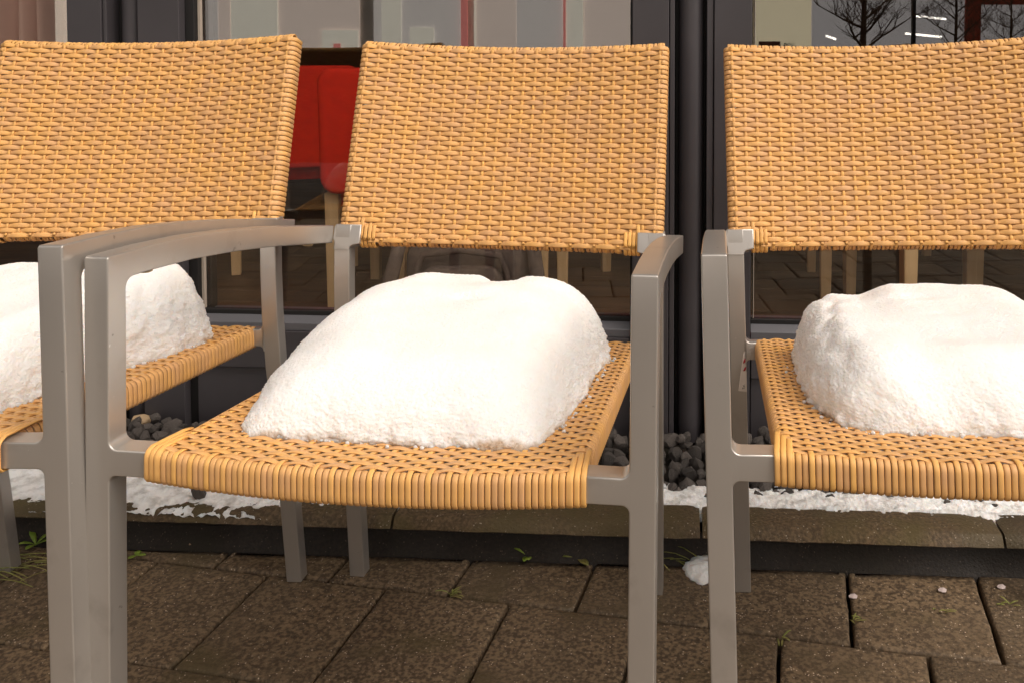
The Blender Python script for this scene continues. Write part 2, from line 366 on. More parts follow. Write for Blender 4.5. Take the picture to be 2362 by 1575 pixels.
p = on_z(462, 1150, 0.062); o = inst('basalt_chip', sm[3], None, (p.x, p.y, 0.072), (0.5, 1.0, 0.5), (0.020, 0.017, 0.019))
tag(o, 'single dark stone lying in the snow on top of the kerb', 'stone')

# snow strip along the kerb
def snow_strip():
    nx, ny = 1300, 70; V = []; QQ = []; x0, x1 = -1.5, 1.0
    for i in range(nx):
        x = x0 + (x1 - x0) * i / (nx - 1)
        u = pix((x, 1.55, 0.06))[0]
        # front and back limits (distance behind kerb face) by place along the kerb
        left = max(0, min(1, (1050 - u) / 500))
        f = 0.068 - 0.050 * left + (0.03 if 1000 < u < 1420 else 0)
        bk = 0.145 + 0.045 * left + 0.02 * noise.noise(Vector((x * 4, 7, 0)))
        f += 0.010 * noise.noise(Vector((x * 9, 1, 0)))
        for j in range(ny):
            d = 0.005 + 0.205 * j / (ny - 1)
            P = Vector((x, KERB_Y(x), 0)) + KYv * d
            q = min((d - f) / 0.020, (bk - d) / 0.03) + 0.75 * noise.noise(Vector((x * 22, d * 40, 2))) + 0.45 * noise.noise(Vector((x * 70, d * 110, 5))) - .05
            h = max(-1, min(1, q)); h = (h if h > 0 else h * 2)
            nn = noise.noise(Vector((x * 45, d * 45, 0))) * 0.0025 + noise.noise(Vector((x * 130, d * 130, 3))) * 0.0028 + noise.noise(Vector((x * 300, d * 300, 9))) * 0.0015
            base = KH + 0.0125 if d < 0.080 else 0.052
            QQ.append(q); V.append(P + Vector((0, 0, base - 0.001 + h * 0.0055 + nn * (1 if q > -1 else .3))))
    Fc = [(i * ny + j, (i + 1) * ny + j, (i + 1) * ny + j + 1, i * ny + j + 1) for i in range(nx - 1) for j in range(ny - 1) if max(QQ[i * ny + j], QQ[(i + 1) * ny + j + 1], QQ[i * ny + j + 1]) > -1.1]
    o = mesh('snow', V, Fc, M['snowg'], None, True); tag(o, 'strip of slushy snow along the back of the kerb', 'snow', kind='stuff')
snow_strip()

# ------------------------------------------------------------------ shop front
front = empty('shop_front', FO, KR)
tag(front, 'dark grey glazed shop front with wide frames behind the armchairs', 'shop front')
def lx(px, off=0.0, py=60): return on_front(px, py, off)[0]
def lz(px, py, off=0.0): return on_front(px, py, off)[1]
ZT = 3.2
def fbox(name, x0, x1, o0, o1, z0, z1, m, bevel=0.0015, parent=None):
    b = MB(); b.box((x0, o0, z0), (x1, o1, z1)); return b.build(name, m, parent or front, bevel=bevel)
A = [lx(v) for v in (168, 247, 257, 278, 326, 331, 427, 449)]
# shift to lower-picture positions: the verticals are straight, take the mean of top and bottom sightings
B = [lx(v, 0, 400) for v in (1453, 1459, 1543, 1565, 1624, 1647, 1733, 1736)]
A7 = (lx(449, 0.03, 60) + lx(466, 0.03, 600)) / 2; A = [a + (A7 - A[7]) for a in A]
ZS = lz(900, 745)                                             # bottom rail top edge
def column(X, name):
    c = empty('column'); c.parent = front
    fbox('frame', X[0], X[1], 0.0, 0.10, 0.03, ZT, M['anth'], parent=c)
    fbox('frame', X[1] + .0015, X[2], 0.004, 0.10, 0.03, ZT, M['anth'], parent=c)
    fbox('frame', X[5], X[6] if name == 'A' else X[5] + .002, 0.0, 0.10, 0.03, ZT, M['anth'], parent=c)
    if name == 'A': fbox('gasket', X[6], X[7], 0.022, 0.10, 0.03, ZT, M['gask'], parent=c)
    b = MB(); r = (X[4] - X[3]) / 2; cx = (X[3] + X[4]) / 2
    b.tube([(cx, 0.010 + r, 0.03), (cx, 0.010 + r, ZT)], r, 28, False); b.build('tube', M['anth'], c, True)
    fbox('recess', X[2], X[3] - .001, 0.045, 0.10, 0.03, ZT, M['gask'], parent=c)
    fbox('recess', X[4] + .001, X[5] - .001 if X[5] - X[4] > .003 else X[5], 0.045, 0.10, 0.03, ZT, M['gask'], parent=c)
    return c
column(A, 'A')
c = empty('column'); c.parent = front
fbox('frame', B[1], B[2], 0.0, 0.10, 0.03, ZT, M['anth'], parent=c)
fbox('gasket', B[0], B[1], 0.018, 0.10, 0.03, ZT, M['gask'], parent=c)
fbox('frame', B[2] + .0015, B[3] - .008, 0.006, 0.10, 0.03, ZT, M['anth'], parent=c)
fbox('recess', B[3] - .008, B[5] - .015, 0.05, 0.10, 0.03, ZT, M['gask'], parent=c)
b = MB(); r = (B[4] - B[3]) / 2 * 0.96; cx = (B[3] + B[4]) / 2
b.tube([(cx, 0.008 + r, 0.03), (cx, 0.008 + r, ZT)], r, 28, False); b.build('tube', M['anth'], c, True)
fbox('frame', B[5] - .015, B[5] - .0015, 0.004, 0.10, 0.03, ZT, M['anth'], parent=c)
fbox('frame', B[5], B[6], 0.0, 0.10, 0.03, ZT, M['anth'], parent=c)
fbox('gasket', B[6], B[7], 0.018, 0.10, 0.03, ZT, M['gask'], parent=c)
bays = [(-3.2, A[0]), (A[7], B[0]), (B[7], B[7] + 1.35)]
for k, (x0, x1) in enumerate(bays):
    win = empty('window'); win.parent = front
    # bottom rail with a sloped ledge, coloured lighter as if catching the sky
    b = MB(); z = ZS
    b.add([(x0, 0.012, z - 0.026), (x1, 0.012, z - 0.026), (x1, 0.012, z - 0.010), (x0, 0.012, z - 0.010), (x0, 0.036, z), (x1, 0.036, z), (x1, 0.10, z), (x0, 0.10, z), (x0, 0.10, z - 0.026), (x1, 0.10, z - 0.026)],
          [(0, 1, 2, 3), (3, 2, 5, 4), (4, 5, 6, 7), (0, 8, 9, 1)]); b.build('ledge', M['sill'], win, bevel=0.001)
    fbox('gasket', x0, x1, 0.037, 0.052, z - .001, z + 0.010, M['gask'], parent=win)
    fbox('rail', x0, x1, 0.006, 0.10, z - 0.105, z - 0.0265, M['anth'], parent=win)
    fbox('panel', x0, x1, 0.014, 0.10, 0.03, z - 0.107, M['anth'], parent=win)
    b = MB(); b.box((x0, GLASS, z + 0.0005), (x1, GLASS + 0.006, ZT)); b.build('pane', M['glass'], win)
    fbox('rail', x0, x1, 0.0, 0.10, ZT, ZT + 0.1, M['anth'], parent=win)
fbox('column', B[7] + 1.35, B[7] + 1.6, 0.0, 0.1, 0.03, ZT, M['anth'])
fbox('column', -3.5, -3.2, 0.0, 0.1, 0.03, ZT, M['anth'])
# narrow pale strips along the edge of the panes
fbox('edge_strip', A[7] + 0.001, A[7] + 0.006, 0.034, 0.044, ZS + .012, ZT, M['alub'], bevel=0)
fbox('edge_strip', B[7] + 0.006, B[7] + 0.0075, 0.036, 0.044, ZS + .012, ZT, M['alub'], bevel=0)
# joint strips and screw on the lower panels
x = lx(405 * 360 / 1882 + 280, 0.014, 930)
fbox('joint_strip', x - .003, x, 0.008, 0.0138, 0.03, ZS - 0.11, M['alub'], bevel=0)
wallm = mat('wall_plaster', (0.42, 0.36, 0.30), rough=0.85, col2=(0.38, 0.33, 0.28), noise_amt=.2, noise_scale=3)
b = MB(); b.box((-7, 0.02, ZT + 0.1), (6, 0.4, 9)); o = b.build('upper_wall', wallm, front)
b = MB(); b.box((-7, 0.0, 0), (-3.5, 0.4, ZT + .1)); b.build('side_wall', wallm, front)
b = MB(); b.box((B[7] + 1.6, 0.0, 0), (6, 0.4, ZT + .1)); b.build('side_wall', wallm, front)

# ------------------------------------------------------------------ room behind the glass
woodf = mat('dark_floorboards', (0.120, 0.058, 0.024), rough=0.5, col2=(0.060, 0.028, 0.012), noise_amt=.2, noise_scale=3, stretch=(1, 9, 1))
darkw = mat('dim_wall', (0.035, 0.026, 0.020), rough=0.8)
room = empty('room', FO, KR); tag(room, kind='structure')
FZ = 0.055
nb = 0
fl = MB(); fl.box((-6, 0.11, FZ - .05), (5, 7, FZ - .004)); fl.build('subfloor', M['gask'], room)
for k in range(26):
    y0 = 0.12 + k * 0.13
    b = MB(); b.box((-3.2, y0, FZ - 0.003), (2.2, y0 + 0.127, FZ)); b.build('floor_board', woodf, room)
b = MB(); b.box((-3.2, 3.52, FZ - .003), (2.2, 6.9, FZ - .001)); b.build('floor_board', woodf, room)
for nm, a_, b_ in (('back_wall', (-6, 7, 0), (5, 7.1, 3.4)), ('end_wall', (-6.1, .11, 0), (-6, 7, 3.4)), ('end_wall', (5, .11, 0), (5.1, 7, 3.4)), ('ceiling', (-6, .41, 3.3), (5, 7, 3.4))):
    b = MB(); b.box(a_, b_); b.build(nm, darkw, room)

red = mat('red_upholstery', (0.90, 0.020, 0.003), rough=0.85, col2=(0.78, 0.014, 0.003), noise_amt=.2, noise_scale=40, bump=0.4, bump_scale=800)
oak = mat('light_oak', (0.85, 0.58, 0.30), rough=0.5, col2=(0.75, 0.49, 0.24), noise_amt=.2, noise_scale=6, stretch=(8, 8, 1))
def soft_slab(P0, P1, th, mt, name, parent, outline, y0):
    """upholstered panel: outline in local x,z with thickness along y"""
    n = len(outline); V = []; cx = sum(p[0] for p in outline) / n; cz = sum(p[1] for p in outline) / n
    rings = [(1.0, 0.2), (1.0, 0.8), (0.985, 0.93), (0.955, 0.985), (0.9, 1.0)]
    full = [(s, 1 - t) for s, t in rings[::-1]] + rings
    for s, t in full:
        for x, z in outline: V.append((cx + (x - cx) * s, y0 + th * t, cz + (z - cz) * s))
    m_ = len(full); Fc = [(i * n + k, i * n + (k + 1) % n, (i + 1) * n + (k + 1) % n, (i + 1) * n + k) for i in range(m_ - 1) for k in range(n)]
    Fc += [tuple(range(n))[::-1], tuple((m_ - 1) * n + k for k in range(n))]
    return mesh(name, V, Fc, mt, parent, True)
def rrect(x0, z0, x1, z1, r, n=5):
    o = []
    for cx, cz, a0 in ((x1 - r, z1 - r, 0), (x0 + r, z1 - r, 90), (x0 + r, z0 + r, 180), (x1 - r, z0 + r, 270)):
        for k in range(n + 1):
            a = math.radians(a0 + 90 * k / n); o.append((cx + r * math.cos(a), cz + r * math.sin(a)))
    return o
def cafe_chair(p, rz, label, legw=0.042, seat_z=0.45, w_=0.46, d_=0.50, back_h=0.80, tone=None, group='red chairs inside the room'):
    t = empty('cafe_chair', (p[0], p[1], FZ), rz); tag(t, label, 'chair', group)
    h = seat_z - FZ
    for sx in (-1, 1):
        for sy in (0, 1):
            b = MB(); x = sx * (w_ / 2 - legw / 2 - .01); y = sy * (d_ - legw)
            V = []
            for z, s in ((0.0, .75), (h - .02, 1.0)):
                for a, c_ in ((-1, -1), (1, -1), (1, 1), (-1, 1)): V.append((x + a * legw / 2 * s, y + legw / 2 + c_ * legw / 2 * s, z))
            b.add(V, [(3, 2, 1, 0), (4, 5, 6, 7), (0, 1, 5, 4), (1, 2, 6, 5), (2, 3, 7, 6), (3, 0, 4, 7)]); b.build('leg', oak, t, bevel=.003)
    o = soft_slab(0, 0, d_ , red, 'seat', t, rrect(-w_ / 2 + .003, h - .07, w_ / 2 - .003, h + .05, .03), 0.03)
    bo = rrect(-w_ / 2, h - .02, w_ / 2, back_h - FZ, .045)
    bo = [(x if z > h + 0.1 else x * (1 - .35 * (h + .1 - z)), z) for x, z in bo]
    soft_slab(0, 0, 0.075, red, 'backrest', t, bo, -0.035)
    return t
# two red chairs seen between the wicker backs, more chairs whose legs show under them
p = at_y(757, 716, 2.62); cafe_chair((p.x + .215, p.y + .0), 0.02, 'nearer red upholstered chair with oak legs behind the glass between two wicker backs')
p = at_y(700, 380, 3.20); cafe_chair((p.x - .03, p.y), 0.35, 'red upholstered chair in shadow further inside, left of the nearer red one', back_h=0.80)
p = at_y(1265, 640, 2.45); cafe_chair((p.x - .22, p.y), -0.05, 'indoor chair behind the dark backpack, right oak leg beside it')
p = at_y(1366, 612, 3.25); cafe_chair((p.x + .25, p.y - .0), 0.3, 'indoor chair to the right of the backpack')
p = at_y(2105, 700, 2.35); cafe_chair((p.x + .19, p.y), 0.1, 'indoor chair nearest the right window pane')
p = at_y(1912, 700, 2.75); cafe_chair((p.x - .21, p.y), -0.1, 'indoor chair left of the others behind the right window', legw=.040)
p = at_y(2258, 700, 3.0); cafe_chair((p.x + .20, p.y), 0.05, 'indoor chair furthest right behind the right window', legw=.040)

# backpack on the floor
bagm = mat('dark_fabric', (0.22, 0.165, 0.135), rough=0.9, col2=(0.14, 0.105, 0.09), noise_amt=.2, noise_scale=30, bump=.4, bump_scale=300, bump_dist=.003)
pl = at_y(890, 700, 2.25); pr = at_y(1245, 700, 2.25)
bp_ = empty('backpack', ((pl.x + pr.x) / 2, 2.30, FZ), KR); tag(bp_, 'dark brown backpack standing on the floor just inside the glass', 'backpack')
wbag = (pr.x - pl.x) * 0.86
def puffy(name, wd, dp, z0, z1, y0, rr=.06, parent=None):
    ol = rrect(-wd / 2, z0, wd / 2, z1, rr, 8); n = len(ol); V = []; cz = (z0 + z1) / 2
    full = [(0.6, 0.02), (.86, .10), (.97, .28), (1, .5), (.97, .75), (.9, .92), (.7, 1.0)]
    for s, t in full:
        for x, z in ol:
            q = 1 + .03 * noise.noise(Vector((x * 14, t * 3, z * 14)))
            V.append((x * s * q, y0 + dp * (1 - t), cz + (z - cz) * s * q))
    m_ = len(full); Fc = [(i * n + k, i * n + (k + 1) % n, (i + 1) * n + (k + 1) % n, (i + 1) * n + k) for i in range(m_ - 1) for k in range(n)]
    Fc += [tuple(range(n))[::-1], tuple((m_ - 1) * n + k for k in range(n))]
    return mesh(name, V, Fc, bagm, parent, True)
puffy('body', wbag, .18, 0, .33, -.02, .09, bp_)
puffy('pocket', wbag * .66, .07, .03, .245, -.075, .05, bp_)
b = MB(); zz = .245
b.tube([(-wbag * .36, -.03, .05), (-wbag * .37, -.04, .2), (-wbag * .30, -.04, .27), (0, -.045, .285), (wbag * .30, -.04, .27), (wbag * .37, -.04, .2), (wbag * .36, -.03, .05)], .009, 8); b.build('piping', bagm, bp_, True)
for s in (-1, 1):
    b = MB(); b.tube([(s * wbag * .30, .1, .32), (s * wbag * .5, .02, .33), (s * wbag * .57, -.02, .2), (s * wbag * .60, -.02, .08), (s * wbag * .5, .0, .01)], [.012, .018, .02, .016, .01], 8); b.build('strap', bagm, bp_, True)

# curtain in the left window
curt = mat('mauve_curtain', (0.62, 0.42, 0.35), rough=0.9, col2=(0.52, 0.34, 0.28), noise_amt=.2, noise_scale=4)
V = []; nx, nz_ = 90, 40
xa, xb = lx(-260, .25), lx(150, .25)
for j in range(nz_):
    for i in range(nx):
        u = i / (nx - 1); z = 0.62 + (3.0 - .62) * j / (nz_ - 1)
        hem = max(0, (u - .80)) / .20
        zz = z if j else 0.86 + 0 * hem
        x = xa + (xb - xa) * u * (1 if z > 1.0 else 1)
        V.append((x, .25 + .030 * math.sin(u * 46 + .6 * math.sin(z * 2)) + .015 * math.sin(u * 17 + z), z if z > 0.85 + hem * .0 else 0.85 + (z - .85) * (1 - hem)))
Fc = [(j * nx + i, j * nx + i + 1, (j + 1) * nx + i + 1, (j + 1) * nx + i) for j in range(nz_ - 1) for i in range(nx - 1)]
o = mesh('curtain', V, Fc, curt, None, True); o.location = FO; o.rotation_euler = (0, 0, KR); m_ = o.modifiers.new('s', 'SOLIDIFY'); m_.thickness = .003
tag(o, 'mauve brown curtain hanging in folds inside the left window', 'curtain')

# ------------------------------------------------------------------ across the square (seen mirrored in the panes)
white = mat('pale_cladding', (0.74, 0.68, 0.62), rough=0.7, col2=(0.68, 0.62, 0.56), noise_amt=.2, noise_scale=.6)
beige = mat('cream_render', (0.72, 0.62, 0.44), rough=0.8)
brick = mat('brick_wall', (0.36, 0.14, 0.09), rough=0.85, col2=(0.28, 0.11, 0.07), noise_amt=.1, noise_scale=4)
redc = mat('orange_red_column', (0.62, 0.10, 0.045), rough=0.6)
gry = mat('grey_glazing', (0.20, 0.20, 0.21), rough=0.3)
redp = mat('faded_red_panel', (0.70, 0.22, 0.18), rough=0.6)
dkg = mat('dark_post', (0.03, 0.028, 0.027), rough=0.5)
def emis(name, c, s):
    m = bpy.data.materials.new(name); m.use_nodes = True; b = m.node_tree.nodes['Principled BSDF']; b.inputs['Base Color'].default_value = (*c, 1); b.inputs['Emission Color'].default_value = (*c, 1); b.inputs['Emission Strength'].default_value = s; return m
lampm = emis('lit_tube', (1, .95, .88), 9)
shopm = emis('shop_window_added_glow', (0.72, 0.68, 0.58), 2.4); shopb = emis('shop_tan_added_glow', (0.68, 0.57, 0.50), 2.3); shopd = emis('shop_grey_added_glow', (0.52, 0.48, 0.45), 2.6); shopr = emis('red_strip_added_glow', (0.80, 0.27, 0.24), 1.8); shopg = emis('glazing_added_glow', (0.40, 0.38, 0.38), 2.1); shopc = emis('cream_wall_added_glow', (0.75, 0.66, 0.46), 2.3)  # emission added to the shop panels to brighten their reflection in the panes
DB = 30.0
far_b = empty('building'); tag(far_b, 'pale shop building with red columns across the square, mirrored in the window panes', 'building')
def virt(px, py, D):
    d = ray(px, py); return mirror(CAM + d * (D / d.y))
def across(name, px0, px1, z0, z1, D, th, m, parent):
    a = virt(px0, 100, D); b = virt(px1, 100, D); dv = Vector((b.x - a.x, b.y - a.y, 0)); L_ = dv.length; dv.normalize(); nv = Vector((-dv.y, dv.x, 0))
    if nv.y < 0: nv = -nv                                     # towards the square
    mb = MB(); mb.add([a.xy.to_3d() + dv * x + nv * y + Vector((0, 0, z)) for z in (z0, z1) for y in (-th, 0) for x in (0, L_)],
                      [(0, 2, 3, 1), (4, 5, 7, 6), (0, 1, 5, 4), (2, 6, 7, 3), (0, 4, 6, 2), (1, 3, 7, 5)])
    return mb.build(name, m, parent)
across('wall', -3000, 4600, ZG, 7.5, DB, .5, white, far_b)
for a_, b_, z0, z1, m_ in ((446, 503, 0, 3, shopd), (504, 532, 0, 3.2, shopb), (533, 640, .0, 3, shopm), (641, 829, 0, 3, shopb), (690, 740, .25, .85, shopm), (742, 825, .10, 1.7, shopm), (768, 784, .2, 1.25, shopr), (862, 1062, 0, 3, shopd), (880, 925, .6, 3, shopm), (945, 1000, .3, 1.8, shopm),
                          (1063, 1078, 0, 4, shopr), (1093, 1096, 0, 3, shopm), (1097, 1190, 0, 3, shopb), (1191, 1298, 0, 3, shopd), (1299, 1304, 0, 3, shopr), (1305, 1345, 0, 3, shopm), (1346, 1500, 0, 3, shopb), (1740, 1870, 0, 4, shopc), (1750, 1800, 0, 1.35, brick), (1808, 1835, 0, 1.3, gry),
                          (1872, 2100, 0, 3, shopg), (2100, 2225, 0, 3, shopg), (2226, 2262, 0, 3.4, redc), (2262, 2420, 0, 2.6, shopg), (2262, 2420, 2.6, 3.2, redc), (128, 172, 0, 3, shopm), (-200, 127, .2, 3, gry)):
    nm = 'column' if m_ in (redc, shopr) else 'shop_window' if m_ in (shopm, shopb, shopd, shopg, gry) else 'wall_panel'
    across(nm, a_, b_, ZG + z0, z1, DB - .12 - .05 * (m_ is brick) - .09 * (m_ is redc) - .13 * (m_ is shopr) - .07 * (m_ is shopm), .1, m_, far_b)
for a_, b_, py in ((2105, 2182, 39), (2088, 2172, 80), (1905, 1928, 86)):
    a = virt(a_, py - 4, 26); b = virt(b_, py + 4, 26); mb = MB(); mb.tube([a, b], .035, 6); o = mb.build('tube_light', lampm)
    tag(o, {2105: 'long bright tube light mirrored high in the right window', 2088: 'bright tube light mirrored just above the right wicker back', 1905: 'short faint tube light mirrored beside the bare tree'}[a_], 'light', 'tube lights mirrored in the right window')
o = across('lamp_post', 2104, 2112, ZG, 4, 20, .1, dkg, None); tag(o, 'dark post mirrored between the two bare trees in the right window', 'post')

bark = mat('bark', (0.17, 0.095, 0.055), rough=0.9)
def tree(px, D, seed, label, hgt=4.2, rad=.065, z_br=0.95):
    base = virt(px, 131, D); r = random.Random(seed)
    t = empty('bare_tree', (base.x, base.y, ZG)); tag(t, label, 'tree', 'bare trees mirrored in the right window')
    tr = MB(); tr.tube([(0, 0, 0), (.01, 0, .5), (0, .01, z_br), (.02, 0, 1.9), (0, 0, hgt * .8), (0, 0, hgt)], [rad * 1.2, rad, rad * .95, rad * .7, rad * .3, .008], 8); tr.build('trunk', bark, t, True)
    cr = MB()
    def br(p, d, L_, rr, lev):
        n = 5; pts = [p.copy()]; q = p.copy(); dd = d.copy()
        for k in range(n):
            dd = (dd + Vector((r.gauss(0, .12), r.gauss(0, .12), r.gauss(.05, .08)))).normalized(); q = q + dd * L_ / n; pts.append(q.copy())
        cr.tube(pts, [rr * (1 - .75 * k / n) for k in range(n + 1)], 4 if lev else 6, False)
        if lev < 3:
            for k in range([6, 5, 4][lev]):
                i = r.randint(1, n); a = r.uniform(0, 6.28); side = Vector((math.cos(a), math.sin(a), r.uniform(-.2, .8))).normalized()
                br(pts[i], (dd * .7 + side * .8).normalized(), L_ * r.uniform(.4, .65), rr * .5, lev + 1)
    for k in range(15):
        z = z_br + (hgt * .75 - z_br) * (k / 15) ** 1.2; a = k * 2.4 + r.uniform(-.4, .4)
        br(Vector((0, 0, z)), Vector((math.cos(a), math.sin(a), r.uniform(.35, .8))).normalized(), r.uniform(1.0, 1.5) * (1 - .45 * k / 15), rad * .45, 0)
    cr.build('crown', bark, t, True)
tree(1990, 17, 3, 'bare tree with thick trunk mirrored in the right window, the larger one')
tree(2203, 23, 8, 'smaller bare tree mirrored further right in the right window', rad=.05)
tree(2330, 27, 12, 'faint bare tree mirrored above the far right wicker back', rad=.045, z_br=.8)

# ------------------------------------------------------------------ wicker armchairs
W2, TW, TD, ZA = 0.2852, 0.0255, 0.0275, 0.6437
XB, XI = 0.2564, 0.2200
def rounded_extrude(outline, th, r, fn, flat=()):
    """outline: closed 2D polygon (ccw); extruded th along the third axis with rounded long edges; flat edges get no rounding"""
    n = len(outline); P = [Vector(p) for p in outline]; N = []
    for i in range(n):
        d = (P[(i + 1) % n] - P[i]).normalized(); N.append(Vector((-d.y, d.x)))     # inward for ccw
    def off(dist):
        out = []
        for i in range(n):
            a, b = N[i - 1], N[i]; da = 0 if ((i - 1) % n) in flat else dist; db = 0 if i in flat else dist
            det = a.x * b.y - a.y * b.x
            if abs(det) < 0.05: out.append(P[i] + (a * da + b * db) / 2 * (1 if da == db else 1))
            else: out.append(P[i] + Vector(((da * b.y - db * a.y) / det, (a.x * db - b.x * da) / det)))
        return out
    rings = []
    for q, s in ((r, 0), (r * .29, r * .29), (0, r)): rings.append((off(q), -th / 2 + s))
    for q, s in ((0, r), (r * .29, r * .29), (r, 0)): rings.append((off(q), th / 2 - s))
    V = [fn(p.x, p.y, t) for ring, t in rings for p in ring]
    m_ = len(rings); Fc = [(i * n + k, i * n + (k + 1) % n, (i + 1) * n + (k + 1) % n, (i + 1) * n + k) for i in range(m_ - 1) for k in range(n)]
    bm = bmesh.new(); vs_ = [bm.verts.new(v) for v in V]
    for f in Fc: bm.faces.new([vs_[k] for k in f])
    for cap in (list(range(n))[::-1], [(m_ - 1) * n + k for k in range(n)]): bm.faces.new([vs_[k] for k in cap])
    bmesh.ops.recalc_face_normals(bm, faces=bm.faces[:])
    big = [f for f in bm.faces if len(f.verts) > 4]; bmesh.ops.triangulate(bm, faces=big)
    me = bpy.data.meshes.new('m'); bm.to_mesh(me); bm.free(); me.materials.append(M['alu'])
    me.polygons.foreach_set('use_smooth', [True] * len(me.polygons)); me.set_sharp_from_angle(angle=1.0)
    return me
def arc(cx, cy, r, a0, a1, n=6):
    return [(cx + r * math.cos(math.radians(a0 + (a1 - a0) * k / n)), cy + r * math.sin(math.radians(a0 + (a1 - a0) * k / n))) for k in range(n + 1)]
# arm: side profile (y, z)
ARM_TOP = [(0.0, 0.6437), (0.07, 0.6422), (0.145, 0.6378), (0.235, 0.6282), (0.33, 0.6150), (0.42, 0.6000), (0.512, 0.5845)]
def arm_mesh():
    top = [Vector(p) for p in ARM_TOP]
    bot = []
    for i, p in enumerate(top):
        t = (top[min(i + 1, 6)] - top[max(i - 1, 0)]).normalized(); bot.append(p + Vector((t.y, -t.x)) * 0.027)
    zc = 0.598
    lower = [(p.x, p.y) for p in bot if p.x > 0.05]
    fil = arc(TD + 0.011, bot[0].y - 0.0115, 0.011, 180, 90, 6)
    ol = [(0.0, zc), (TD, zc)] + fil + lower + [(0.512, 0.5845)] + [tuple(p) for p in top[1:-1]][::-1] + [(0.0025, 0.6437), (0, 0.6412)]
    return ol
ARM_OL = arm_mesh()
ZSEAT, HS = 0.452, 0.0262
def leg_front_outline(foot):
    """front view (x, z) of the right front leg with its stub of seat rail, x from outside edge W2 inwards"""
    xo, xi, xs = W2, W2 - TW, 0.2100
    z1, z0 = ZSEAT, ZSEAT - HS
    ol = [(xo, foot), (xo, 0.598), (xi, 0.598)] + arc(xi - 0.009, z1 + 0.009, 0.009, 0, -90, 6) + [(xs, z1), (xs, z0)] + arc(xi - 0.007, z0 - 0.007, 0.007, 90, 0, 6) + [(xi, foot)]
    return ol
RL = [(0.512, 0.586), (0.504, 0.556), (0.503, 0.50), (0.5045, 0.437), (0.512, 0.36), (0.5245, 0.288), (0.5475, 0.14), (0.5645, 0.0)]
def rear_leg_outline(foot):
    pts = RL[:-1] + [(0.5645 + (0 - foot) * 0.12, foot)]
    bk = [(y + 0.0235, z) for y, z in pts]
    return pts + bk[::-1]
NB = Vector((0, -0.957, 0.289)); TB = Vector((0, 0.289, 0.957))       # front normal / upward tangent of the back
YB0, ZB0 = 0.5055, 0.5571                                              # bottom of the back, front surface
YT0, ZT0 = 0.6015, 0.8767
def back_pt(x, v, off=0.0):
    """v 0..1 up the back"""
    q = 1 - (x / XB) ** 2
    y = YB0 + (YT0 - YB0) * v + 0.022 * q; z = ZB0 + (ZT0 - ZB0) * v - (0.003 + 0.006 * v) * q
    return Vector((x, y, z)) + NB * off
def seat_z(x, y):
    q = max(0, 1 - (x / 0.215) ** 2); e = max(0, min(1, y / .5))
    return ZSEAT + 0.0015 - 0.072 * y - 0.010 * q * math.sin(math.pi * min(1, (y + .02) / .53))
def seat_hw(y): return 0.2145 + 0.004 * y
def bow(x): return -0.022 * (1 - (x / 0.215) ** 2)

SECT = [(-.5, 0), (-.40, .36), (-.18, .5), (.18, .5), (.40, .36), (.5, 0), (.3, -.5), (-.3, -.5)]
def ribbon(path, up, wdir, wd, th, name, m, close=True, mod=None):
    """path: points, up: outward normals, wdir: width directions"""
    n = len(SECT); V = []
    for i_, (p, u, d) in enumerate(zip(path, up, wdir)):
        f_ = mod[i_] if mod else 1
        for a, b in SECT: V.append(p + d * (a * wd * f_) + u * (b * th))
    k = len(path); Fc = [(i * n + j, i * n + (j + 1) % n, (i + 1) * n + (j + 1) % n, (i + 1) * n + j) for i in range(k - 1) for j in range(n)]
    Fc += [tuple(range(n))[::-1], tuple((k - 1) * n + j for j in range(n))]
    me = bpy.data.meshes.new(name); me.from_pydata(V, [], Fc); me.update(); me.materials.append(m)
    me.polygons.foreach_set('use_smooth', [True] * len(me.polygons)); return me
def jit(s): return random.uniform(-s, s)
BACK, SEAT = [], []                     # (name, mesh) lists shared by the three chairs
NS = 27; XS = [-0.2415 + 0.483 * k / (NS - 1) for k in range(NS)]; DS = XS[1] - XS[0]
NR = 41; PITCHR = 1.0 / NR
